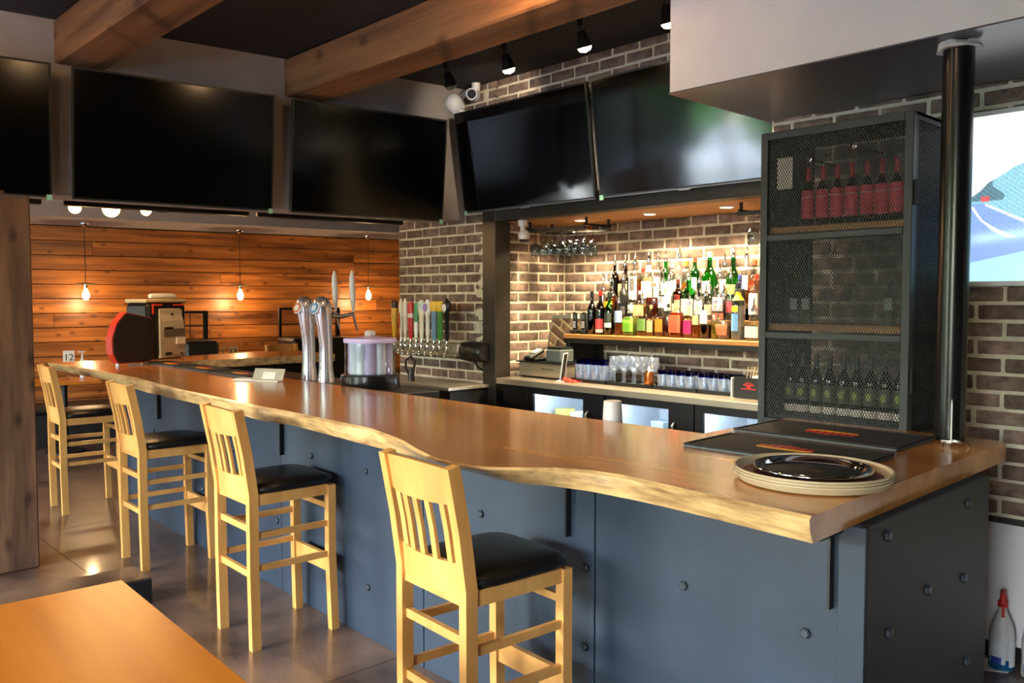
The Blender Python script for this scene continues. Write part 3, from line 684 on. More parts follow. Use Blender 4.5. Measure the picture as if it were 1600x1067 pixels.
row1 = [  # x, kind, h, r, glass, liquid, fill, labels, top, desc, p, sy
    (-4.256, 'wine', .32, .037, DG, DRK, .7, [], ('cap', (20, 18, 20)), 'unlabelled dark wine bottle', 2, 1),
    (-4.172, 'wine', .325, .037, DG, DRK, .7, [(.14, .36, (214, 70, 70), A), (.05, .13, (236, 214, 206), A)], ('cap', (206, 30, 30)), 'dark wine bottle with red capsule', 2, 1),
    (-4.085, 'wine', .315, .037, GG, DRK, .66, [(.3, .52, (40, 52, 44), A), (.18, .29, (236, 232, 220), A)], ('cap', (30, 40, 30)), 'green wine bottle with banded label', 2, 1),
    (-3.993, 'tall', .25, .032, CG, (230, 110, 40), .34, [(.38, .72, (150, 184, 230), A)], ('pour', 0), 'slim bottle with pale blue label', 2, 1),
    (-3.89, 'squat', .22, .05, CG, (200, 214, 90), .6, [(.14, .62, (120, 190, 50), .95)], ('cap', (230, 230, 224)), 'square bottle with bright green label', 4, .8),
    (-3.775, 'flask', .25, .044, CG, AMB, .5, [(.16, .5, (96, 140, 66), .8)], ('pour', 0), 'flask with green oval label', 3, .6),
    (-3.7, 'flask', .22, .034, CG, AMB, .5, [(.14, .52, (236, 212, 150), .8)], ('cap', (200, 180, 120)), 'flask with cream label', 3, .6),
    (-3.617, 'flask', .25, .042, CG, AMB, .5, [(.14, .5, (232, 146, 40), .8)], ('pour', 0), 'flask with amber label', 3, .6),
    (-3.55, 'liquor', .23, .026, CG, (120, 36, 20), .6, [], ('cap', (30, 20, 20)), 'small dark red bottle', 2, 1),
    (-3.478, 'squat', .29, .05, CG, (214, 70, 24), .6, [(.12, .54, (236, 96, 60), .95), (.72, .9, (236, 206, 150), 2.6)], ('cap', (120, 20, 10)), 'square bottle with orange label', 4, .8),
    (-3.378, 'flask', .24, .042, CG, (206, 90, 40), .5, [(.12, .5, (178, 30, 110), .8)], ('pour', 0), 'flask with magenta label', 3, .6),
    (-3.312, 'liquor', .26, .03, CG, (226, 120, 40), .34, [(.36, .6, (240, 200, 140), .9)], ('pour', 0), 'slender peach coloured bottle', 2, 1),
    (-3.24, 'tall', .30, .042, CG, (50, 20, 40), .3, [(.34, .64, (214, 216, 226), .7)], ('pour', 0), 'clear bottle holding dark purple liquor', 2, 1),
    (-3.17, 'tall', .25, .026, CG, (230, 200, 70), .5, [], ('pour', 0), 'narrow pale yellow bottle', 2, 1),
    (-3.104, 'diamond', .3, .056, CG, (226, 180, 150), .4, [(.1, .34, (236, 130, 90), .9)], ('pour', 0), 'faceted diamond shaped bottle with salmon label', 2, .8),
    (-2.995, 'liquor', .37, .046, CG, CLR, .6, [(.16, .46, (110, 170, 226), .55), (.5, .6, (244, 222, 40), .5), (.7, .84, (244, 214, 30), 3.0)], ('cap', (24, 24, 30)), 'clear bottle with blue yellow label', 2, 1),
    (-2.88, 'squat', .2, .05, CG, PALE, .5, [(.1, .46, (226, 232, 220), .9)], ('pour', 0), 'squat clear tequila bottle with white label', 4, .8),
]
row2 = [
    (-4.25, 'tall', .29, .024, CG, CLR, .5, [(.2, .6, (214, 206, 220), .9)], ('pour', 0), 'slim clear bottle with silver label', 2, 1),
    (-4.17, 'round', .29, .058, CG, AMB, .55, [(.12, .44, (240, 190, 30), .7)], ('pour', 0), 'round amber bottle with yellow label', 2, .8),
    (-4.05, 'wine', .3, .042, 'black_plastic', None, 0, [(.1, .3, (60, 60, 66), .9)], ('pour', 0), 'matte black bottle', 2, 1),
    (-3.965, 'liquor', .2, .034, CG, CLR, .6, [(.2, .5, (206, 214, 220), .9)], ('cap', (236, 236, 236)), 'small clear bottle with white cap', 2, 1),
    (-3.885, 'flask', .2, .055, CG, GOLD, .45, [(.1, .5, (226, 190, 140), .9)], ('cap', (200, 200, 204)), 'broad bottle with buff label', 3, .7),
    (-3.77, 'liquor', .26, .05, CG, (150, 40, 20), .6, [], ('cap', (150, 100, 90)), 'broad red brown decanter bottle', 4, .8),
    (-3.685, 'tall', .27, .034, CG, CLR, .6, [(.3, .6, (236, 226, 240), .9)], ('pour', 0), 'frosted pale bottle', 2, 1),
    (-3.63, 'tall', .3, .034, CG, CLR, .5, [(.2, .64, (220, 226, 214), 1)], ('pour', 0), 'tall clear bottle with grey label', 2, 1),
    (-3.555, 'liquor', .28, .04, BG, (90, 30, 10), .6, [(.1, .4, (222, 196, 150), 1)], ('cap', (80, 20, 16)), 'brown bottle with parchment label', 2, 1),
    (-3.464, 'liquor', .29, .048, GG, (40, 90, 30), .6, [(.1, .5, (232, 222, 184), .95)], ('pour', 0), 'green square bottle with cream label', 4, .8),
    (-3.375, 'tall', .27, .038, CG, CLR, .6, [(.14, .5, (214, 222, 230), .9)], ('pour', 0), 'clear bottle with pale label', 2, 1),
    (-3.292, 'liquor', .22, .036, CG, PALE, .5, [(.16, .48, (226, 214, 190), .9)], ('pour', 0), 'straw coloured small bottle', 2, 1),
    (-3.21, 'liquor', .31, .05, CG, (240, 190, 190), .55, [(.2, .5, (226, 206, 214), .9), (.02, .16, (236, 130, 90), 1)], ('pour', 0), 'pinkish ribbed gin bottle', 2, 1),
    (-3.128, 'tall', .3, .03, CG, CLR, .5, [(.18, .42, (200, 60, 80), .8)], ('pour', 0), 'clear bottle with crimson label', 2, 1),
    (-3.058, 'liquor', .3, .036, 'black_plastic', None, 0, [(.7, .86, (60, 90, 170), 3)], ('cap', (40, 60, 130)), 'black bottle with blue collar', 2, 1),
    (-2.938, 'liquor', .3, .045, CG, CLR, .55, [(.14, .6, (238, 238, 234), .9)], ('cap', (214, 50, 30)), 'clear bottle with red cap', 2, 1),
    (-2.83, 'liquor', .26, .038, CG, (206, 40, 30), .6, [(.2, .5, (226, 40, 40), .9)], ('cap', (180, 20, 20)), 'ruby red bottle', 2, 1),
]
row3 = [
    (-4.233, 'liquor', .31, .036, BG, DRK, .6, [], ('pour', 0), 'very dark brown bottle', 2, 1),
    (-4.13, 'squat', .3, .05, BG, AMB, .6, [(.1, .5, (226, 186, 120), .9)], ('pour', 0), 'brown square bottle with tan label', 4, .8),
    (-4.033, 'tall', .31, .045, CG, GOLD, .6, [(.3, .62, (24, 24, 26), .5), (.1, .66, (236, 232, 226), .9)], ('pour', 0), 'golden bottle with black white label', 4, .8),
    (-3.96, 'round', .26, .05, CG, (190, 70, 16), .55, [], ('cap', (120, 40, 20)), 'deep orange round bottle', 2, .8),
    (-3.905, 'squat', .33, .05, CG, PALE, .6, [(.12, .5, (240, 236, 206), .9), (.72, .86, (180, 200, 236), 3)], ('pour', 0), 'pale frosted square bottle', 4, .8),
    (-3.817, 'tall', .33, .036, CG, CLR, .6, [(.1, .6, (236, 224, 226), .9)], ('pour', 0), 'clear bottle with blush label', 2, 1),
    (-3.75, 'tall', .32, .036, GG, CLR, .6, [(.2, .5, (200, 226, 190), .9)], ('pour', 0), 'light green glass bottle', 2, 1),
    (-3.69, 'liquor', .29, .04, CG, CLR, .6, [(.2, .56, (236, 220, 226), .9)], ('cap', (236, 206, 206)), 'clear bottle with rose cap', 2, 1),
    (-3.627, 'tall', .35, .036, CG, CLR, .6, [(.62, .8, (214, 60, 60), 1.2), (.2, .5, (240, 240, 236), .9)], ('pour', 0), 'tallest clear bottle with red collar', 2, 1),
    (-3.57, 'round', .3, .046, CG, (214, 130, 20), .5, [], ('cap', (206, 120, 40)), 'honey coloured round bottle', 2, .8),
    (-3.497, 'liquor', .33, .04, GG, (120, 190, 120), .6, [(.16, .56, (232, 236, 226), .85)], ('cap', (196, 60, 46)), 'green gin bottle with red cap', 2, 1),
    (-3.374, 'round', .36, .064, GG, (90, 190, 90), .6, [(.2, .44, (240, 240, 236), .55)], ('cap', (110, 200, 150)), 'large round green gin bottle', 2, .8),
    (-3.25, 'tall', .28, .034, CG, CLR, .6, [(.2, .6, (220, 210, 226), .9)], ('pour', 0), 'clear bottle with lilac label', 2, 1),
    (-3.185, 'round', .33, .058, GG, (170, 200, 90), .55, [(.2, .4, (236, 214, 120), .6)], ('pour', 0), 'round green bottle with gold label', 2, .8),
    (-3.08, 'tall', .32, .04, CG, GOLD, .6, [(.3, .6, (240, 230, 200), .8)], ('pour', 0), 'golden whisky bottle', 2, 1),
    (-3.02, 'round', .29, .05, CG, (214, 84, 16), .55, [], ('cap', (190, 60, 30)), 'bright orange round bottle', 2, .8),
    (-2.9, 'liquor', .3, .042, CG, AMB, .6, [(.2, .5, (230, 200, 150), .9)], ('pour', 0), 'amber bottle with straw label', 2, 1),
]
SZ1, SZ2, SZ3 = 1.337, 1.46, 1.57
for rows, y, z, nm in ((row1, 4.86, SZ1, 'lowest'), (row2, 4.98, SZ2, 'middle'), (row3, 5.1, SZ3, 'highest')):
    for i, (x, kind, h, r, g, liq, fill, labs, tp, desc, p, sy) in enumerate(rows):
        bottle(kind, x, y, z, h, r, g, liq, fill, labs, tp, '%s, %s from left on the %s shelf tier' % (desc, ORD[i], nm), 'liquor bottles on the %s tier' % nm, p, sy, random.uniform(-.15, .15))
# bottles in the cage
for i, x in enumerate((-1.905, -1.835, -1.767, -1.7, -1.632, -1.568, -1.505, -1.442)):
    bottle('wine', x, 3.67, 1.928, .27, .0285, DG, GOLD, .6, [(.15, .62, (222, 62, 76), 1.5), (.5, .515, (240, 206, 210), 1.5), (.24, .25, (90, 20, 30), 1.5)], ('cap', (206, 36, 40)),
           'bottle with crimson label and cap, %s from left on top caged shelf' % ORD[i], 'crimson bottles in the cage', capfrac=.22)
bottle('wine', -1.43, 3.8, 1.928, .27, .031, DG, GOLD, .6, [(.16, .52, (196, 40, 50), 1.5)], ('cap', (196, 30, 34)), 'crimson labelled bottle behind the front row in the cage', 'crimson bottles in the cage', capfrac=.22)
for i, x in enumerate((-1.965, -1.905, -1.53, -1.455)):
    bottle('liquor', x, 3.68, 1.488, .19, .026, CG, (190, 214, 200), .3, [(.34, .62, (140, 150, 146), .8)], ('cap', (30, 34, 34)), 'small clear bottle, %s from left on middle caged shelf' % ORD[i], 'clear bottles in the cage')
for i, x in enumerate((-1.985, -1.925, -1.86, -1.795, -1.73, -1.67, -1.607, -1.543, -1.48)):
    bottle('wine', x, 3.69, 1.075, .27, .029, DG, DRK, .6, [(.02, .14, (226, 214, 200), 1.5), (.22, .5, (52, 64, 34), 1.3), (.3, .42, (150, 156, 60), .4)], ('cap', (34, 42, 42)),
           'dark wine bottle with white foot band, %s on bottom caged shelf' % ORD[i], 'dark wine bottles in the cage', capfrac=.2)
# ------------------------------------------------------------------ back bar
obj('back_counter', B().box(-4.79, -2.37, 4.36, 5.19, .955, 1.0, .004), 'brushed', label='stainless steel back counter above the lit coolers', cat='counter')
cx = [(-4.50, -3.76), (-3.745, -3.03), (-3.02, -2.38)]
cdesc = ['black glass-door cooler below the cash drawer', 'black glass-door cooler behind the white cup stack', 'black glass-door cooler next to mesh cabinet']
obj('cooler_compressor', B().box(-4.78, -4.51, 4.42, 5.1, 0, .95, .004), 'black_steel', label='black ventilated compressor housing at the end of coolers', cat='compressor')
for i, (a, c) in enumerate(cx):
    t = thing('bar_cooler', cdesc[i], 'cooler', (a, 4.42, 0), group='back bar coolers'); w = c - a
    obj('cabinet', B().box(0, .03, .02, .6, 0, .95).box(w - .03, w, .02, .6, 0, .95).box(0, w, .02, .6, .0, .09).box(0, w, .02, .6, .925, .95).box(0, w, .58, .6, 0, .95), 'black_steel', t)
    obj('liner', B().box(.03, w - .03, .56, .58, .1, .92).box(.03, .035, .03, .56, .1, .92).box(w - .035, w - .03, .03, .56, .1, .92).box(.03, w - .03, .03, .56, .09, .1), 'fridge_white', t)
    g0, g1 = (.055, w - .19) if i < 2 else (.06, w - .02)
    d = obj('door', B().box(0, w, 0, .02, .1, .14).box(0, w, 0, .02, .9, .945).box(0, g0, 0, .02, .14, .9).box(g1, w, 0, .02, .14, .9), 'black_steel', t)
    obj('pane', B().box(g0, g1, .006, .012, .14, .9), 'window_glass', d)
    obj('handle', B().tube([(g1 + .05, -.005, .5), (g1 + .05, -.03, .52), (g1 + .05, -.03, .8), (g1 + .05, -.005, .82)], .008, 8), 'brushed', d)
    for z in (.3, .58): obj('rack', B().box(.04, w - .04, .1, .55, z, z + .01), 'brushed', t)
    lamp('cooler_glow', 'POINT', (w / 2, .12, .86), 3.0, (.86, .93, 1), t, .03)
    obj('light_tube', B().box(.06, w - .06, .05, .08, .9, .915), 'fridge_led', t)
    k = random.Random(i)
    for q in range(3):
        x = g0 + .08 + q * (g1 - g0 - .12) / 2.4; hh = k.uniform(.1, .2)
        obj('carton', B().box(x - .05, x + .05, .2, .32, .59, .59 + hh, .004), colmat([(236, 226, 120), (226, 230, 236), (150, 170, 190)][(q + i) % 3]), t)
# tiered bottle shelf
sh = thing('bottle_shelf', 'stepped wooden liquor shelf on a black steel frame over the glasses', 'shelf', (-4.46, 4.76, 1.0))
L = 4.46 - 2.4
obj('board', B().box(0, L, 0, .42, .305, .336, .003), 'shelf_wood', sh)
for (y0, z) in ((.155, .43), (.27, .54)):
    obj('step_board', B().box(.13, L, y0, .41, z, z + .029 if z > .5 else z + .029, .002), 'shelf_wood', sh)
    obj('riser', B().box(.13, L, y0 + .02, y0 + .03, .337 if z < .5 else .46, z), 'black_steel', sh)
obj('frame', B().box(0, L, .005, .03, .27, .304).box(0, L, .39, .41, .27, .304).box(0, .03, .03, .39, .27, .304), 'black_steel', sh)
for x in (.0, L - .04):
    for y in (.02, .38): obj('leg', B().box(x + .02, x + .05, y - .0, y + .025, 0, .27), 'black_steel', sh)
obj('end_panel', B().box(.0, .02, .03, .4, .0, .27), 'black_steel', sh)
# cordless phones
for i, x in enumerate((-4.40, -4.31)):
    t = thing('cordless_phone', ['black cordless phone at the outer end of bottle shelf', 'black cordless phone beside the unlabelled wine bottle'][i], 'phone', (x, 4.83, 1.336), group='cordless phones')
    obj('cradle', B().box(-.03, .03, -.03, .03, 0, .03, .006), 'black_plastic', t)
    hs = obj('handset', B().box(-.021, .021, -.012, .012, .018, .168, .008), 'black_plastic', t)
    obj('display', B().box(-.015, .015, -.0135, -.012, .115, .15), 'grey_plastic', hs)
    for r_ in range(4):
        for c_ in range(3): obj('key', B().box(-.014 + c_ * .0105, -.007 + c_ * .0105, -.0135, -.012, .05 + r_ * .013, .058 + r_ * .013), 'white_plastic', hs)
# till corner
t = thing('cash_drawer', 'stainless steel cash drawer on back counter', 'cash drawer', (-4.77, 4.58, 1.0))
obj('body', B().box(0, .45, .01, .165, .01, .115, .003), 'brushed', t); obj('lid', B().box(-.02, .47, -.01, .17, .115, .125, .002), 'black_plastic', t)
obj('front', B().box(.005, .445, 0, .01, .012, .11, .002), 'brushed', t); obj('slot', B().box(.25, .38, -.001, .002, .07, .075), 'ink', t); obj('foot', B().box(.02, .43, .02, .15, 0, .01), 'black_plastic', t)
t = thing('card_terminal', 'black card payment terminal resting on the cash drawer', 'card terminal', (-4.66, 4.65, 1.125), -.2)
obj('cradle', B().box(-.09, .09, -.05, .06, 0, .03, .01), 'black_plastic', t)
b = B(); b.m = Matrix.Translation((0, 0, .035)) @ Matrix.Rotation(math.radians(25), 4, 'X'); b.box(-.045, .045, -.07, .08, 0, .03, .01); hd = obj('handset', b, 'black_plastic', t)
b = B(); b.m = Matrix.Translation((0, 0, .035)) @ Matrix.Rotation(math.radians(25), 4, 'X'); b.box(-.034, .034, .0, .065, .0302, .033); obj('display', b, 'paper', hd)
b = B(); b.m = Matrix.Translation((0, 0, .035)) @ Matrix.Rotation(math.radians(25), 4, 'X'); b.box(-.034, .034, -.06, -.01, .0302, .032); obj('keypad', b, 'grey_plastic', hd)
t = thing('receipt_printer', 'dark grey receipt printer on the cash drawer', 'printer', (-4.41, 4.655, 1.125))
obj('body', B().box(-.08, .08, -.06, .09, 0, .1, .01), 'grey_plastic', t); obj('cover', B().box(-.075, .075, -.05, .085, .1, .118, .006), 'black_plastic', t)
t = thing('till_monitor', 'tilted grey touchscreen till monitor against the niche bricks', 'monitor', (-4.665, 4.95, 1.0), math.radians(4))
b = B(); b.m = Matrix.Rotation(math.radians(-14), 4, 'X'); b.box(-.19, .185, 0, .03, .2, .49, .006); obj('housing', b, 'grey_plastic', t)
b = B(); b.m = Matrix.Rotation(math.radians(-14), 4, 'X'); b.box(-.17, .165, -.002, .001, .22, .46); obj('screen', b, 'mirror_steel', t)
obj('stand', B().box(-.05, .05, .12, .17, 0, .36, .01).box(-.1, .1, .05, .2, 0, .015, .004), 'grey_plastic', t)
obj('note', B().box(.05, .13, .07, .075, .45, .485), 'paper', t)
t = thing('sign_holder', 'white outlined tent sign standing by the bottle shelf', 'sign', (-4.275, 4.545, 1.0), math.radians(-62))
b = B(); b.m = Matrix.Rotation(math.radians(-8), 4, 'X')
b.box(-.06, -.052, 0, .006, 0, .21).box(.052, .06, 0, .006, 0, .21).box(-.052, .052, 0, .006, 0, .008).box(-.052, .052, 0, .006, .202, .21); obj('frame', b, 'white_plastic', t)
b = B(); b.m = Matrix.Rotation(math.radians(-8), 4, 'X'); b.box(-.052, .052, .002, .005, .008, .202); obj('card', b, 'ink', t)
b = B(); b.m = Matrix.Rotation(math.radians(-8), 4, 'X'); b.box(-.02, .02, 0, .002, .09, .13); obj('emblem', b, 'paper', t)
obj('foot', B().box(-.06, .06, -.03, .05, 0, .004), 'white_plastic', t)
# trays of glasses
def tray(x0, x1, y0, y1, label):
    b = B().box(x0, x1, y0, y1, 1.0, 1.006); e = .008
    b.box(x0, x1, y0, y0 + e, 1.006, 1.024).box(x0, x1, y1 - e, y1, 1.006, 1.024).box(x0, x0 + e, y0 + e, y1 - e, 1.006, 1.024).box(x1 - e, x1, y0 + e, y1 - e, 1.006, 1.024)
    return obj('serving_tray', b, 'tray_black', label=label, cat='tray', group='glass trays on back counter')
TR = [(-4.20, -3.88, 4.575, 4.75), (-3.87, -3.47, 4.575, 4.75), (-3.46, -3.12, 4.575, 4.75), (-3.11, -2.86, 4.575, 4.75)]
for q, (a, c, d, e) in enumerate(TR): tray(a, c, d, e, ['black tray under the tall blue-rimmed tumblers', 'black tray under the stemmed goblets', 'black tray under short blue-rimmed tumblers', 'black tray next to the napkin caddy'][q])
def tumbler(x, y, h, r, label, group):
    t = thing('tumbler', label, 'glass', (x, y, 1.006), 0, group)
    obj('bowl', B().lathe([(r * .8, 0), (r * .84, .004), (r, h * .8), (r, h * .8)][:3] + [(r * .96, h * .8), (r * .78, .012), (.001, .012)], 14), 'tumbler_glass', t, smooth=50)
    obj('rim', B().lathe([(r, h * .8), (r * 1.03, h), (r * .98, h), (r * .96, h * .8)], 14, cap=(0, 0)), 'blue_glass', t, smooth=50)
    return t
t0 = tumbler(-4.16, 4.62, .155, .036, 'tall clear tumbler with cobalt rim in tight rows beside the red cloth', 'tall blue-rimmed tumblers')
for i in range(4):
    for j in range(2):
        lb = 'tall clear tumbler with cobalt rim, %s row, %s from the red cloth' % (('front', 'back')[j], ORD[i])
        if i + j: dup(t0, (-4.16 + i * .076, 4.62 + j * .08, 1.006), 0, lb)
        else: t0['label'] = lb
t1 = tumbler(-3.42, 4.62, .12, .034, 'short clear tumbler with cobalt rim in tight rows right of the copper lantern', 'short blue-rimmed tumblers')
for i in range(8):
    for j in range(2):
        x = -3.42 + i * .073 + (.03 if i > 3 else 0)
        lb = 'short clear tumbler with cobalt rim, %s row, %s from the copper lantern' % (('front', 'back')[j], ORD[i])
        if i + j: dup(t1, (x, 4.62 + j * .08, 1.006), 0, lb)
        else: t1['label'] = lb
def goblet(label, group):
    t = thing('goblet', label, 'glass', (0, 0, 0), 0, group)
    obj('bowl', B().lathe([(.008, .085), (.03, .1), (.042, .14), (.036, .195), (.034, .195), (.04, .14), (.028, .104), (.001, .09)], 14, cap=(0, 0)), 'tumbler_glass', t, smooth=50)
    obj('stem', B().lathe([(.036, 0), (.034, .004), (.008, .01), (.006, .085)], 12), 'tumbler_glass', t, smooth=50)
    return t
g0 = goblet('clear stemmed goblet clustered between blue-rimmed tumblers', 'stemmed goblets')
for q, (x, y) in enumerate([(-3.83, 4.62), (-3.74, 4.62), (-3.65, 4.62), (-3.83, 4.71), (-3.74, 4.71), (-3.65, 4.71), (-3.56, 4.71)]):
    lb = 'clear stemmed goblet, %s row, %s from the tall tumblers' % (('front', ORD[q]) if q < 3 else ('back', ORD[q - 3]))
    if q == 0: g0.location = (x, y, 1.006); g0['label'] = lb
    else: dup(g0, (x, y, 1.006), 0, lb)
t = thing('candle_lantern', 'small copper coloured candle lantern glowing among the glasses', 'lantern', (-3.53, 4.62, 1.006))
obj('cup', B().lathe([(.03, 0), (.036, .03), (.032, .1), (.03, .1), (.033, .03), (.001, .01)], 14), 'copper', t, smooth=50); obj('flame', B().lathe([(.001, .1), (.009, .115), (.001, .14)], 10, cap=(0, 0)), 'bulb_warm', t)
cl = B(); n = 10
for i in range(n + 1):
    for j in range(5):
        u = i / n; cl.v.append((-4.235 + u * .13 + .008 * math.sin(j * 2), 4.5 + j * .02 + .008 * math.sin(i), 1.004 + .028 * (1 - u) * (1 - abs(j - 2) / 2.6) + .006 * math.sin(i * 1.7 + j)))
for i in range(n):
    for j in range(4): k = i * 5 + j; cl.f.append((k, k + 1, k + 6, k + 5)); cl.mi.append(0)
o = obj('cloth', cl, 'red_cloth', smooth=60, label='crumpled red cloth on the steel counter', cat='cloth'); md = o.modifiers.new('thick', 'SOLIDIFY'); md.thickness = .004
# napkin caddy with red emblem
t = thing('napkin_caddy', 'black bar caddy with red crest printed on front', 'caddy', (-2.735, 4.55, 1.0), math.radians(2))
obj('box', B().box(-.09, .09, 0, .006, 0, .125).box(-.09, .09, .13, .136, 0, .125).box(-.09, -.084, .006, .13, 0, .125).box(.084, .09, .006, .13, 0, .125).box(-.084, .084, .006, .13, 0, .006).box(-.003, .003, .006, .13, .006, .12), 'black_plastic', t)
em = B(); em.m = Matrix.Translation((.01, -.0012, .082)) @ RF
for k in range(7):
    a = PI * k / 6; em.add([(math.cos(a) * .02 - .006, math.sin(a) * .012 - .002, 0), (math.cos(a) * .02 + .006, math.sin(a) * .012 - .002, 0), (math.cos(a) * .036, math.sin(a) * .02, 0)], [(0, 1, 2)])
em.box(-.036, .036, -.004, .002, 0, .001).box(-.012, .012, -.022, -.004, 0, .001)
obj('crest', em, 'print_red', t); obj('crest_line', B().box(-.04, .06, -.0015, 0, .055, .06), 'print_red', t)
for i in range(7): obj('straw', B().tube([(-.04 + i * .012, .03 + (i % 3) * .02, .01), (-.015 + i * .013, .04 + (i % 3) * .02, .19)], .003, 6), 'tray_tan', t)
obj('napkin_stack', B().box(.02, .08, .02, .12, .006, .135), 'paper', t)
obj('menu_card', B().box(-2.855, -2.845, 4.56, 4.60, 1.0, 1.12), 'paper', label='white card standing beside the black caddy', cat='card')
o = obj('sticky_pad', B().box(-.035, .035, -.03, .03, 0, .05, .004), 'yellow_paper', loc=(-2.58, 4.5, 1.0), rz=.5, label='bright yellow pad at end of steel counter', cat='note pad')
# wine glass racks
def rack(x0, x1, label):
    t = thing('glass_rack', label, 'glass rack', (x0, 4.62, 2.2)); w = x1 - x0
    for k in range(5): obj('rail', B().box(0, w, k * .07, k * .07 + .012, -.085, -.07).box(0, w, k * .07 + .004, k * .07 + .008, -.07, -.06), 'black_steel' if k != 1 else 'copper', t)
    for x in (0, w - .015): obj('crossbar', B().box(x, x + .015, 0, .3, -.06, -.045), 'black_steel', t)
    for x in (0, w - .015):
        for y in (.02, .27): obj('hanger', B().box(x, x + .015, y, y + .015, -.045, 0), 'black_steel', t)
rack(-4.72, -4.12, 'black hanging wine glass rack over the till corner'); rack(-2.86, -2.5, 'black hanging wine glass rack next to the mesh cabinet')
def wineglass(label, group):
    t = thing('wine_glass', label, 'wine glass', (0, 0, 0), 0, group)
    obj('foot', B().lathe([(.034, 0), (.033, -.003), (.008, -.01)], 14), 'clear_glass', t, smooth=50)
    obj('stem', B().lathe([(.0035, -.008), (.0035, -.075)], 8, cap=(0, 0)), 'clear_glass', t, smooth=50)
    obj('bowl', B().lathe([(.004, -.075), (.024, -.085), (.039, -.12), (.037, -.16), (.031, -.185), (.0295, -.185), (.035, -.16), (.037, -.12), (.022, -.088), (.001, -.08)], 16, cap=(0, 0)), 'clear_glass', t, smooth=50)
    return t
w0 = wineglass('upside-down wine glass hanging in the rack over the till', 'wine glasses in the till rack')
for q, (x, y) in enumerate([(-4.16, 4.665), (-4.24, 4.665), (-4.32, 4.665), (-4.40, 4.665), (-4.49, 4.665), (-4.58, 4.665), (-4.67, 4.665), (-4.2, 4.805), (-4.29, 4.805), (-4.38, 4.805), (-4.5, 4.805), (-4.6, 4.805)]):
    lb = 'upside-down wine glass in the till rack, %s row, %s from the right end' % (('front', ORD[q]) if q < 7 else ('back', ORD[q - 7]))
    if q == 0: w0.location = (x, y, 2.118); w0['label'] = lb
    else: dup(w0, (x, y, 2.118), 0, lb)
dup(w0, (-2.775, 4.665, 2.118), 0, 'lone upside-down wine glass hanging beside the mesh cabinet', 'wine glass in the far rack')
# puck lights of the niche
for i, x in enumerate((-4.322, -3.671, -3.055)):
    t = thing('puck_light', 'round recessed downlight over the shelf, %s from the till' % ORD[i], 'downlight', (x, 4.8, 2.2), group='niche downlights')
    obj('trim_ring', B().lathe([(.05, 0), (.05, -.004), (.04, -.006), (.04, 0)], 20, cap=(0, 0)), 'white_plastic', t); obj('lens', B().lathe([(.04, -.001), (.038, -.004)], 20), 'puck_white', t)
    lamp('puck_glow', 'SPOT', (0, 0, -.02), 160, (1, .76, .44), t, .05, math.radians(150), .6)
# ------------------------------------------------------------------ beer taps on the pier
tr = thing('tap_rail', 'chrome beer tap rail mounted on the brick pier', 'tap rail', (-6.0, 4.25, 1.2))
obj('manifold', B().box(0, .86, .02, .2, -.03, .05, .006), 'brushed', tr)
obj('drip_lip', B().box(-.02, .88, -.02, .2, -.05, -.031, .003), 'brushed', tr)
TX = (-5.92, -5.824, -5.765, -5.689, -5.614, -5.54, -5.459, -5.376, -5.301, -5.212)
TD = [('yellow tap handle topped with a brown knot', (226, 176, 40), (60, 30, 16), 'paddle'), ('cream tap handle with small red lettering', (232, 224, 210), (206, 60, 40), 'blade'),
      ('slanted white tap handle', (236, 230, 222), None, 'blade'), ('bright red tap handle with white bands', (198, 40, 44), (236, 226, 220), 'paddle'),
      ('green and white tap handle', (60, 150, 90), (236, 236, 230), 'slim'), ('cream tap handle with swollen pale top', (232, 226, 208), (196, 212, 214), 'club'),
      ('white tap handle with round emblem', (236, 234, 230), (150, 120, 190), 'round'), ('light blue tap handle with yellow top', (120, 156, 196), (232, 182, 50), 'badge'),
      ('green tap handle with yellow round top', (80, 150, 70), (226, 182, 40), 'badge'), ('black tap handle with oval white badge', (20, 20, 22), (226, 224, 226), 'oval')]
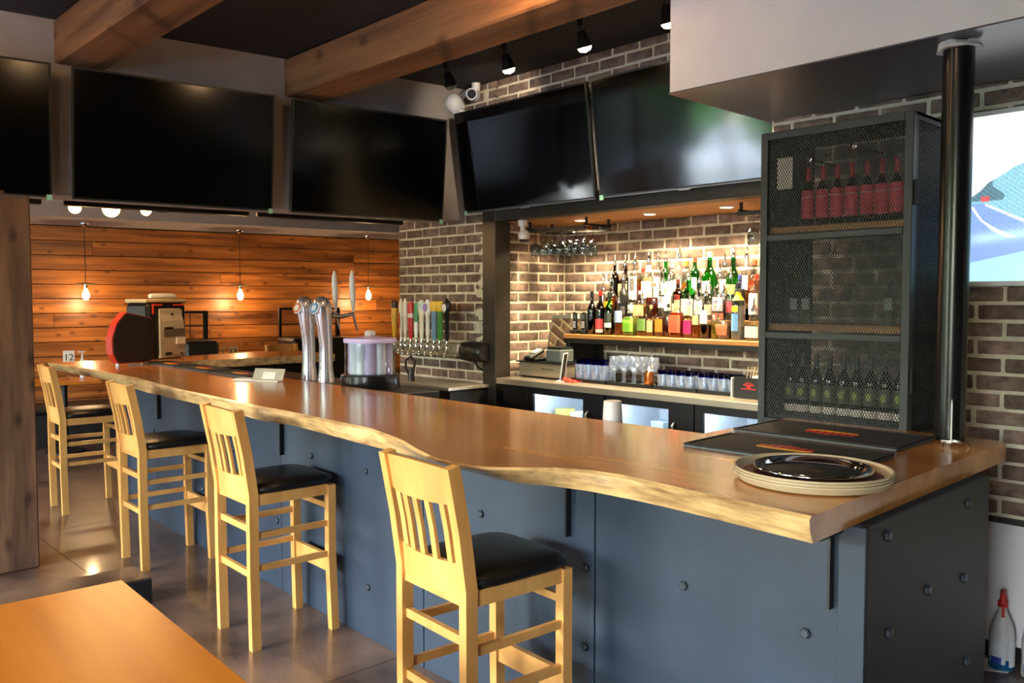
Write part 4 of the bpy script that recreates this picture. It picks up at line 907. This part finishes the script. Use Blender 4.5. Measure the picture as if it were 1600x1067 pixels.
for x, (desc, c1, c2, kd) in zip(TX, TD):
    t = thing('beer_tap', desc + ' on the tap rail', 'beer tap', (x, 4.25, 1.2), 0, 'beer taps on the brick pier')
    obj('faucet', B().tube([(0, .03, .01), (0, -.03, .01), (0, -.05, .0), (0, -.06, -.05)], [.012, .013, .011, .008], 10).lathe([(.014, .0), (.016, .02), (.01, .04), (.008, .07)], 10, cy=-.03), 'chrome', t, smooth=50)
    P = {'paddle': [(.012, .07), (.018, .1), (.024, .2), (.026, .36), (.02, .38)], 'blade': [(.01, .07), (.016, .12), (.026, .28), (.024, .36), (.01, .41)], 'slim': [(.01, .07), (.014, .14), (.02, .3), (.016, .37)],
         'club': [(.014, .07), (.018, .12), (.02, .24), (.032, .33), (.028, .38), (.008, .4)], 'round': [(.012, .07), (.016, .12), (.018, .27), (.036, .32), (.03, .365), (.01, .4)],
         'badge': [(.014, .07), (.021, .09), (.021, .3), (.028, .34), (.022, .38)], 'oval': [(.012, .07), (.016, .1), (.017, .3), (.034, .32), (.034, .37), (.012, .395), (.008, .41)]}[kd]
    P = [(r_ * ((1.1 if kd == 'blade' else 1.4) if z_ > .08 else 1.0), z_) for r_, z_ in P]
    h = obj('handle', B().lathe(P, 14, cy=-.03, sy=.55), colmat(c1, 'cap'), t, smooth=50)
    if c2:
        if kd in ('round', 'oval'): obj('emblem', B().lathe([(.026, 0), (.023, .004)], 14, sy=1.3), colmat(c2), h).matrix_local = T((0, -.03 - .029, .335)) @ RF
        elif kd == 'paddle': obj('band', B().lathe([(.037, .33), (.042, .36), (.037, .385), (.012, .395)] if c2[0] < 100 else [(.0357, .25), (.0362, .26), (.0364, .275), (.0366, .285)], 14, cy=-.03, sy=.6), colmat(c2, 'cap'), h, smooth=50)
        elif kd in ('badge', 'club'): obj('top_badge', B().lathe([(.036, .305), (.047, .345), (.036, .385), (.008, .39)], 14, cy=-.03, sy=.6), colmat(c2, 'cap'), h, smooth=50)
        elif kd == 'slim': obj('tip', B().lathe([(.016, .085), (.0225, .13), (.027, .21), (.0275, .215)], 14, cy=-.03, sy=.6), colmat(c2, 'cap'), h, smooth=50)
        else: obj('lettering', B().box(-.004, .004, -.051, -.046, .17, .29), colmat(c2), h)
t = thing('cylinder_speaker', 'black ribbed cylinder on a bracket fixed to the brick pier', 'speaker', (-5.03, 4.35, 1.19))
b = B(); b.m = Matrix.Rotation(PI / 2, 4, 'Y'); b.lathe([(.06, -.13), (.075, -.12), (.08, -.05), (.083, -.045), (.083, .02), (.08, .03), (.08, .1), (.065, .13)], 20); obj('body', b, 'black_plastic', t, smooth=40)
b = B(); b.m = Matrix.Rotation(PI / 2, 4, 'Y'); b.lathe([(.055, -.134), (.05, -.131)], 20); obj('grille', b, 'grey_plastic', t)
obj('bracket', B().tube([(.0, 0, -.08), (.03, .02, -.13), (.07, .09, -.17)], .01, 8).box(-.02, .02, .06, .1, -.03, .03), 'black_plastic', t)
obj('wire', B().tube([(.02, .03, .07), (.06, .06, .11), (.1, .09, .13)], .004, 6), 'black_plastic', t)
t = thing('drip_station', 'steel topped glass station below the beer taps', 'work station', (-5.65, 3.98, 0))
obj('top', B().box(0, .75, 0, .44, .915, .94, .003), 'brushed', t); obj('back_ledge', B().box(-.35, -.005, .1, .44, .915, .94, .003), 'brushed', t)
obj('body', B().box(.02, .73, .03, .43, 0, .914), 'black_steel', t)
t = thing('drink_gun', 'coiled dark soda gun hose standing on steel ledge', 'soda gun', (-5.55, 4.12, .94))
obj('holder', B().lathe([(.03, 0), (.025, .06), (.02, .1)], 10), 'black_plastic', t, smooth=50)
obj('hose', B().tube([(0, 0, .02), (-.05, -.02, .1), (-.03, -.03, .17), (.02, -.02, .2), (.05, 0, .16), (.03, .0, .08), (-.04, .01, .03)], .011, 8), 'machine_dark', t, smooth=60)
obj('nozzle', B().tube([(.02, -.02, .2), (.06, -.03, .17)], .012, 8), 'chrome', t)
# ------------------------------------------------------------------ on the bar
def tower(x, label, accent, h):
    t = thing('tap_tower', label, 'tap tower', (x, 3.0, 1.045), math.radians(12), 'chrome tap towers')
    b = B(); prof = [(.06, 0), (.058, .02), (.048, .1), (.046, .25), (.052, .36), (.062, .44), (.064, .5), (.054, .55), (.02, .575)]
    b.lathe(prof, 20, sx=.9, sy=1.0); b.v = [(vx, vy - .03 * max(0, (vz - .25)) / .3, vz) for vx, vy, vz in b.v]
    obj('column', b, 'satin_chrome', t, smooth=60)
    obj('spout', B().tube([(.03, .03, .45), (.05, .1, .44), (.06, .2, .46)], [.022, .014, .011], 10).tube([(.06, .2, .46), (.062, .215, .4), (.07, .23, .34)], [.012, .01, .007], 10), 'chrome', t, smooth=60)
    b = B(); b.m = Matrix.Translation((-.006, -.085, .5)) @ Matrix.Rotation(math.radians(68), 4, 'X'); b.lathe([(.045, 0), (.04, .008), (.001, .011)], 18); obj('badge', b, 'white_plastic', t, smooth=60)
    b = B(); b.m = Matrix.Translation((-.006, -.098, .5)) @ Matrix.Rotation(math.radians(68), 4, 'X'); b.lathe([(.036, 0), (.034, .003), (.024, .003), (.024, 0)], 18, cap=(0, 0)); obj('badge_ring', b, colmat(accent), t)
    obj('handle', B().tube([(.06, .2, .47), (.06, .2, .5), (.06, .198, .56), (.062, .19, .66), (.07, .18, .72), (.082, .17, .755)], [.008, .011, .019, .021, .016, .005], 12), 'white_plastic', t, smooth=60)
    return t
tower(-5.225, 'chrome beer tower with orange ringed badge, farther from dispenser', (220, 110, 50), 1)
tower(-5.0, 'chrome beer tower with blue ringed badge next to the clear dispenser', (70, 150, 210), 1)
t = thing('garnish_dispenser', 'clear lilac-tinted round dispenser with lid on glossy black base', 'dispenser', (-4.5, 3.02, 1.045))
obj('base', B().lathe([(.186, 0), (.188, .004), (.184, .08), (.178, .086)], 40), 'pole_black', t, smooth=30)
obj('canister', B().lathe([(.158, .086), (.16, .1), (.16, .29)], 40, cap=(0, 0)), 'clear_glass', t, smooth=40)
for k in range(11):
    a = 2 * PI * k / 11; obj('tube', B().lathe([(.036, .09), (.036, .285)], 14, .105 * math.cos(a), .105 * math.sin(a), cap=(0, 0)), ['cup_pearl', 'lilac_frost', 'cup_pearl'][k % 3], t, smooth=50)
obj('lid', B().lathe([(.166, .285), (.168, .29), (.166, .312), (.05, .322), (.001, .323)], 40, cap=(0, 0)), 'lilac_frost', t, smooth=40)
obj('knob', B().box(-.03, .03, -.03, .03, .32, .36, .012), 'cup_white', t)
def mat(label, x, y, w, d, rz, seed):
    t = thing('bar_mat', label, 'bar mat', (x, y, 1.0705), rz, 'black bar mats')
    obj('pad', B().box(-w / 2, w / 2, -d / 2, d / 2, 0, .012, .003), ['rubber', 'rubber_edge'], t); p = t.children[0].data
    for f in p.polygons: f.material_index = 0 if f.normal.z > .5 else 1
    obj('rim', B().box(-w / 2, w / 2, -d / 2, -d / 2 + .01, .012, .0155).box(-w / 2, w / 2, d / 2 - .01, d / 2, .012, .0155).box(-w / 2, -w / 2 + .01, -d / 2 + .01, d / 2 - .01, .012, .0155).box(w / 2 - .01, w / 2, -d / 2 + .01, d / 2 - .01, .012, .0155), 'rubber', t)
    lg = B(); r = random.Random(seed); n = 22; W_, H_ = .105, .056
    up = [(-W_ + 2 * W_ * k / n, H_ * math.sqrt(max(0, 1 - (2 * k / n - 1) ** 4)) * (1 + .16 * r.uniform(-1, 1))) for k in range(n + 1)]
    lo = [(-W_ + 2 * W_ * k / n, -H_ * .9 * math.sqrt(max(0, 1 - (2 * k / n - 1) ** 4)) * (1 + .1 * r.uniform(-1, 1))) for k in range(n + 1)]
    lg.add([(x_, y_ * .55 - .012, .0125) for x_, y_ in lo] + [(x_, -.004, .0125) for x_, y_ in lo][::-1], [tuple(range(2 * n + 2))]); obj('emblem_lower', lg, 'print_yellow', t)
    lg = B()
    for k in range(7):
        x0 = -W_ + .004 + k * .029; hh = H_ * (.95 - .5 * abs(k - 3) / 3.2)
        lg.box(x0, x0 + .021, -.002, hh, .0122, .0132).box(x0 + .006, x0 + .015, -.01, hh * .5, .0132, .0134)
    obj('emblem_upper', lg, 'print_red', t)
    return t
mat('black rubber bar mat with red yellow print, nearer the round trays', -1.47, 2.70, .62, .33, math.radians(2), 1)
mat('black rubber bar mat with red yellow print, against the mesh cabinet', -1.525, 3.15, .64, .36, math.radians(181), 2)
for i, x in enumerate((-6.88, -6.26, -5.64)):
    mat('black bar mat in the far row, %s from the silver machine' % ORD[i], x, 2.70, .6, .2, math.radians(0), 5 + i)
# stacked round trays
cxT, cyT = -1.18, 2.325
def rtray(z, r, mats, label, group, name='round_tray', h=.026):
    t = thing(name, label, 'tray', (cxT, cyT, z), 0, group)
    obj('shell', B().lathe([(r * .88, 0), (r * .94, .004), (r * .975, h * .7), (r * .98, h * .78), (r, h * .8), (r, h), (r * .975, h), (r * .95, h * .55), (r * .88, .006)], 56, cap=(1, 0)), mats[0], t, smooth=40)
    obj('lining', B().lathe([(r * .9, .0065), (.001, .007)], 56, cap=(0, 0)), mats[1], t)
    return t
rtray(1.0705, .222, ('tray_tan', 'tray_cork'), 'round tan serving tray at the bottom of the stack', 'tan tray stack'); rtray(1.0785, .222, ('tray_tan', 'tray_cork'), 'round tan serving tray in the middle of the stack', 'tan tray stack')
rtray(1.0865, .222, ('tray_tan', 'tray_cork'), 'round tan serving tray with brown cork face atop the stack', 'tan tray stack')
t = thing('steel_tray', 'shiny round steel tray lying on the tan trays', 'tray', (cxT - .006, cyT + .012, 1.094))
r = .168
obj('shell', B().lathe([(r * .8, 0), (r * .86, .006), (r * .94, .018), (r * .98, .02), (r, .016), (r, .013), (r * .95, .014), (r * .87, .003)], 56, cap=(1, 0)), 'chrome', t, smooth=50)
obj('face', B().lathe([(r * .8, .0006), (r * .8, .002), (.001, .0025)], 48, cap=(0, 0)), 'black_plastic', t, smooth=50)
b = B(); b.add([(-.02, -.004, .003), (.0, .022, .003), (.01, .008, .003), (.03, .012, .003), (.022, -.014, .003), (.002, -.006, .003)], [(0, 1, 2, 3, 4, 5)]); obj('emblem', b, 'copper', t)
# receipt spike
t = thing('receipt_spike', 'steel receipt spike on wire base beside the pole', 'receipt spike', (-1.115, 3.235, 1.0705))
ring = [(.035 * math.cos(a), .035 * math.sin(a), .018) for a in [2 * PI * k / 20 for k in range(21)]]
obj('ring', B().tube(ring, .0028, 6).tube([(-.035, 0, .018), (.035, 0, .018)], .0025, 6), 'chrome', t, smooth=60)
for k in range(3):
    a = 2 * PI * k / 3 + .4; obj('leg', B().tube([(.035 * math.cos(a), .035 * math.sin(a), .018), (.052 * math.cos(a), .052 * math.sin(a), .014), (.058 * math.cos(a), .058 * math.sin(a), .002)], .003, 6), 'chrome', t)
obj('spike', B().tube([(0, 0, .018), (0, 0, .15), (0, 0, .17)], [.003, .003, .0008], 8), 'white_plastic', t)
# white menu holder
t = thing('card_holder', 'small steel card holder with white card on the bar', 'card holder', (-5.1, 2.62, 1.0705), math.radians(25))
b = B(); b.m = Matrix.Rotation(math.radians(-24), 4, 'X'); b.box(-.12, .12, 0, .003, 0, .085); obj('plate', b, 'silver_panel', t); b = B(); b.m = Matrix.Rotation(math.radians(-24), 4, 'X'); b.box(-.045, .055, -.002, 0, .012, .06); obj('card', b, 'paper', t)
obj('lip', B().box(-.12, .12, -.05, .0, 0, .008, .002), 'paper', t)
obj('coaster_stack', B().box(-.07, .07, -.05, .05, 0, .012, .003), 'paper', loc=(-5.24, 2.55, 1.0705), rz=.5, label='pale coaster stack beside the steel card holder', cat='coasters')
# cup stack behind the bar
t = thing('cup_stack', 'stack of translucent white plastic cups behind the bar edge', 'cups', (-2.44, 2.93, .95))
for k in range(6): obj('cup', B().lathe([(.038, .17 - k * .022), (.04, .168 - k * .022), (.046, .06 - k * .01 + .0), (.05, .03 - k * .004), (.048, .03 - k * .004)], 20, z0=.026), 'cup_white', t, smooth=40)
# countertop machines at the far end
t = thing('touch_terminal', 'dark rounded terminal panel with red rim on bar end', 'terminal', (-7.05, 2.43, 1.0705), math.radians(104))
def rounded(pts, r=.04, n=5):
    out = []; m_ = len(pts)
    for i in range(m_):
        p, a, c = Vector(pts[i]), Vector(pts[i - 1]), Vector(pts[(i + 1) % m_]); p0 = p + (a - p).normalized() * r; p1 = p + (c - p).normalized() * r
        for k in range(n + 1): s_ = k / n; out.append(tuple(p0 * (1 - s_) ** 2 + p * 2 * s_ * (1 - s_) + p1 * s_ ** 2))
    return out
shape = rounded([(-.13, .02), (.15, .02), (.18, .06), (.185, .36), (.16, .385), (-.06, .43), (-.14, .34), (-.18, .22), (-.175, .1)], .025, 4)
b = B(); b.m = RF; b.prism(shape, -.03, .05); obj('rim', b, 'red_trim', t)
sm = [(x * .955 + .002, (z - .2) * .955 + .2) for x, z in shape]; b = B(); b.m = RF; b.prism(sm, .05, .056); obj('panel', b, 'machine_dark', t)
b = B(); b.m = RF; b.prism([(x * .96, (z - .2) * .96 + .2) for x, z in shape], -.036, -.03); obj('screen', b, 'tv_screen', t)
for x in (-.1, .12): obj('foot', B().lathe([(.018, 0), (.015, .024)], 10, x, 0), 'white_plastic', t)
t = thing('game_console', 'silver fronted countertop machine with black body behind red-rimmed panel', 'machine', (-7.62, 3.0, 1.0705), math.radians(112))
obj('body', B().box(-.25, .2, .02, .3, 0.01, .5, .03), 'black_plastic', t)
b = B(); prof = [(-.02, .03), (-.03, .18), (-.02, .34), (.018, .45)]
for i, ((y, z), (y2, z2)) in enumerate(zip(prof, prof[1:])): b.add([(-.13, y, z), (.13 - .006 * i, y, z), (.124 - .006 * i, y2, z2), (-.13, y2, z2)], [(0, 1, 2, 3)])
b.box(-.13, .12, .0, .03, .012, .44); obj('front_plate', b, 'silver_panel', t, smooth=40)
obj('mirror_band', B().box(-.12, .12, -.034, -.027, .2, .27), 'mirror_steel', t); obj('slot', B().box(-.11, -.02, -.038, -.03, .265, .285), 'black_plastic', t); obj('sticker', B().box(.02, .12, -.036, -.028, .13, .19), 'paper', t)
obj('vent', B().box(-.1, -.03, -.029, -.02, .035, .06).box(.07, .1, -.029, -.02, .04, .05), 'ink', t); obj('lock', B().lathe([(.01, 0), (.008, .01)], 10), 'ink', t).matrix_local = T((0, -.0, .40)) @ RF
for bx_ in ((-.2, -.09, .475, .49), (.04, .15, .475, .49), (-.2, -.185, .4, .475)): obj('red_strip', B().box(bx_[0], bx_[1], .012, .022, bx_[2], bx_[3]), 'red_trim', t)
obj('top_cover', B().box(-.26, .21, .03, .29, .5, .535, .01), 'tray_tan', t); b = B(); b.m = T((-.01, .1, .56)) @ Matrix.Rotation(PI / 2, 4, 'Y'); b.lathe([(.02, -.14), (.026, -.1), (.026, .1), (.02, .14)], 12); obj('handle', b, 'white_plastic', t, smooth=50)
# ------------------------------------------------------------------ floor bottles at right
def spray(x, y, label, liquid):
    t = thing('spray_bottle', label, 'spray bottle', (x, y, 0), .3, 'cleaning bottles on the floor')
    P = [(.045, 0), (.05, .01), (.05, .16), (.04, .2), (.018, .25), (.016, .275)]
    obj('bottle', B().lathe(P, 20), 'cup_white', t, smooth=45); obj('liquid_band', B().lathe([(.0505, .004), (.0506, .05)], 20, cap=(0, 0)), liquid, t)
    obj('label', B().lathe([(.0512, .03), (.0512, .14)], 12, a0=-2.6, a1=-1.3, cap=(0, 0)), 'label_white', t); obj('label', B().lathe([(.0512, .02), (.0512, .14)], 12, a0=-1.0, a1=.3), 'label_white', t)
    obj('label_mark', B().lathe([(.0516, .03), (.0516, .06)], 8, a0=-2.5, a1=-1.6), 'label_blue', t)
    obj('trigger', B().lathe([(.02, .27), (.02, .295)], 12).box(-.012, .012, -.05, .03, .29, .335, .006).box(-.006, .006, -.05, -.035, .235, .29, .003), 'red_plastic', t)
    return t
spray(-1.16, 4.03, 'spray bottle of blue cleaner with red trigger on floor', 'blue_liquid'); spray(-1.03, 4.02, 'white cleaning bottle at the picture edge beside blue cleaner', 'cup_white')
obj('paper_sheet', B().box(-.1, .1, -.07, .07, 0, .002), 'paper', loc=(-1.24, 4.0, .0005), rz=.5, label='scrap of paper lying under the spray bottle', cat='paper')
# ------------------------------------------------------------------ security cameras
t = thing('dome_camera', 'white dome security camera at the bulkhead corner', 'security camera', (-5.25, 4.33, 3.15))
b = B().ball((0, 0, 0), .075, 18, 10); obj('dome', b, 'white_plastic', t, smooth=60); obj('mount', B().box(-.05, -.0, .0, .12, -.03, .06, .01).tube([(.03, .05, .05), (.05, .1, .1)], .02, 8), 'white_plastic', t)
obj('bracket', B().box(.0, .09, -.02, .11, -.09, -.06, .006), 'white_plastic', t)
t = thing('bullet_camera', 'white bullet security camera with black lens above television', 'security camera', (-5.05, 4.36, 3.19))
d_ = Vector((.55, -.8, -.1)).normalized()
obj('barrel', B().tube([tuple(-d_ * .04), tuple(d_ * .05)], .045, 18), 'white_plastic', t, smooth=40); obj('lens', B().tube([tuple(d_ * .05), tuple(d_ * .053)], .035, 18), 'black_plastic', t)
obj('mount', B().lathe([(.03, .03), (.035, .088)], 14, .01, .02), 'white_plastic', t)
t = thing('dome_camera', 'white swivel camera hanging under the niche lintel', 'security camera', (-4.64, 4.50, 2.2))
obj('mount', B().lathe([(.035, 0), (.035, -.04), (.018, -.05), (.018, -.08)], 16), 'white_plastic', t, smooth=45); obj('head', B().ball((.015, 0, -.115), .045, 16, 10), 'white_plastic', t, smooth=60); obj('lens', B().lathe([(.03, -.165), (.04, -.145)], 14, .02, -.005), 'black_plastic', t)
# ------------------------------------------------------------------ track lights over the niche
tk = thing('light_track', 'black ceiling light track with spotlights over the bar', 'light track', (0, 0, 0))
obj('rail', B().box(-5.1, -2.2, 3.735, 3.775, CZ - .03, CZ), 'black_steel', tk)
for i, (x, lit) in enumerate(((-4.64, 0), (-4.05, 1), (-3.395, 1), (-2.79, 1))):
    h = B().lathe([(.018, .0), (.018, -.05)], 10).tube([(0, 0, -.05), (0, .02, -.09)], .007, 6)
    hd = obj('spotlight', h, 'black_steel', tk, loc=(x, 3.755, CZ - .03)); b = B(); b.m = T((0, .03, -.12)) @ Matrix.Rotation(math.radians(20), 4, 'X'); b.lathe([(.02, .05), (.03, .03), (.045, -.04), (.047, -.045), (.04, -.04)], 16, cap=(1, 0)); obj('hood', b, 'black_steel', hd, smooth=40)
    b = B(); b.m = T((0, .03, -.12)) @ Matrix.Rotation(math.radians(20), 4, 'X'); b.lathe([(.04, -.038), (.041, -.05), (.03, -.066), (.001, -.074)], 16); obj('lens', b, 'lamp_white' if lit else 'grey_plastic', hd, smooth=50)
    if lit: lamp('track_glow', 'SPOT', (x, 3.79, 3.05), 45 if i == 1 else 80, (1, .82, .58), None, .04, math.radians(64 if i == 1 else 118), .6, (-5.0, 4.5, 2.95) if i == 1 else (x - .1, 4.4, 1.6))
# warm ceiling lamps in front of the bar (above the picture)
for i, (x, y) in enumerate(((-2.9, 2.62), (-1.2, 1.2), (-3.2, .2), (-5.0, .3))):
    t = thing('ceiling_lamp', 'round warm ceiling lamp in front of bar, %s along the room' % ORD[i], 'ceiling lamp', (x, y, CZ), group='ceiling lamps over the floor')
    obj('plate', B().lathe([(.07, 0), (.07, -.02), (.02, -.03)], 16), 'black_steel', t); obj('globe', B().ball((0, 0, -.09), .06, 16, 10), 'bulb_warm', t, smooth=60)
    lamp('lamp_glow', 'POINT', (0, 0, -.17), 15, (1, .62, .3), t, .06)
# ------------------------------------------------------------------ dining area behind
for i, s in enumerate((.49, 2.19, 3.88)):
    p = on_w(s, .42, 0)
    t = thing('pendant_lamp', 'bare filament pendant with flat disc shade, %s from the timber column' % ORD[i], 'pendant lamp', (p.x, p.y, 2.445), group='pendants over the booths')
    obj('canopy', B().lathe([(.05, 0), (.05, -.015), (.02, -.04)], 14), 'chrome', t, smooth=50); obj('cord', B().tube([(0, 0, -.03), (0, 0, -.67)], .004, 6), 'black_plastic', t)
    obj('shade', B().lathe([(.02, -.655), (.11, -.665), (.12, -.675), (.11, -.672), (.02, -.664)], 24), 'brushed', t, smooth=40); obj('socket', B().lathe([(.016, -.66), (.018, -.72)], 12), 'chrome', t)
    obj('bulb', B().lathe([(.014, -.72), (.02, -.74), (.038, -.79), (.036, -.82), (.02, -.845), (.001, -.852)], 16, cap=(0, 0)), 'bulb_warm', t, smooth=60)
    lamp('pendant_glow', 'POINT', (0, 0, -.9), 18, (1, .66, .32), t, .04)
gl = thing('globe_cluster', 'ceiling bar with three glowing globe bulbs behind the televisions', 'ceiling lamp', (-7.0, 2.3, CZ))
obj('plate', B().box(-.04, .04, -.4, .4, -.03, 0), 'black_steel', gl)
for y, z, r in ((-.263, 2.30, .045), (0, 2.31, .065), (.266, 2.315, .04)):
    st_ = obj('stem', B().tube([(0, y, -.03), (0, y, z - CZ + .05)], .008, 8), 'black_steel', gl); obj('globe', B().ball((0, y, z - CZ), r, 16, 10), 'bulb_warm', gl, smooth=60)
    lamp('globe_glow', 'POINT', (0, y, z - CZ - r - .03), 16, (1, .6, .26), gl, .05)
def booth(name, label, cat, s, off, rz=WA): p = on_w(s, off, 0); return thing(name, label, cat, (p.x, p.y, 0), rz)
t = booth('bench', 'long black vinyl bench running along the pine wall', 'bench', 0, 0)
obj('seat', B().box(.02, .62, -2.0, 4.4, .36, .44, .03), 'leather_dark', t); obj('base', B().box(.02, .56, -2.0, 4.4, 0, .36), 'leather_dark', t)
for i, (s0, s1, zt) in enumerate(((1.36, 1.72, 1.47), (2.56, 3.34, 1.5))):
    t = booth('booth_divider', ['black booth divider with open metal frame beside the silver machine', 'black booth divider with open metal frame behind the chrome tap towers'][i], 'booth divider', s0, .73)
    w = s1 - s0
    obj('back', B().box(-.08, .5, 0, w, 0, 1.14, .03), 'leather_dark', t)
    fr = B(); fr.box(-.02, .02, 0, .03, 1.14, zt).box(-.02, .02, w - .05, w, 1.14, zt).box(-.02, .02, .03, w - .05, zt - .03, zt).box(-.008, .008, w * .45, w * .47, 1.14, zt - .03).box(-.008, .008, .03, w - .05, 1.29, 1.305)
    obj('frame', fr, 'black_steel', t)
for i, (s, num) in enumerate(((.2, '12'), (2.07, '13'))):
    t = booth('booth_table', ['dark booth table carrying number twelve', 'dark booth table carrying number thirteen'][i], 'table', s, .95)
    obj('tabletop', B().box(-.3, .3, -.32, .32, .73, .76, .004), 'table_wood', t); obj('pedestal', B().lathe([(.2, 0), (.2, .02), (.03, .04), (.03, .729)], 14), 'black_steel', t)
    t = booth('number_stand', ['white table number card standing nearest the timber column', 'white table number card behind the far bar mats'][i], 'number card', s + .07 if i == 0 else 2.0, .75)
    t.location.z = .76
    obj('holder', B().box(-.02, .02, -.03, .03, 0, .02).box(-.004, .004, -.006, .006, .02, .15), 'chrome', t); cd_ = obj('card', B().box(-.003, .003, -.055, .055, .14, .295), 'paper', t)
    text('number', num, .1, 'ink', cd_, T((.004, 0, .22)) @ Matrix(((0, 0, 1), (1, 0, 0), (0, 1, 0))).to_4x4())
    p = on_w(s + .2 if i == 0 else 1.89, .75, .76)
    bt = thing('pump_bottle', ['white pump bottle right of the card nearest timber column', 'white pump bottle by the card behind far bar mats'][i], 'pump bottle', p)
    obj('body', B().lathe([(.026, 0), (.028, .01), (.028, .18), (.012, .2), (.01, .23)], 14), 'white_plastic', bt, smooth=50); obj('pump', B().lathe([(.012, .23), (.012, .245), (.005, .25), (.005, .275)], 10).box(-.008, .008, -.045, .03, .27, .285, .003), 'white_plastic', bt)
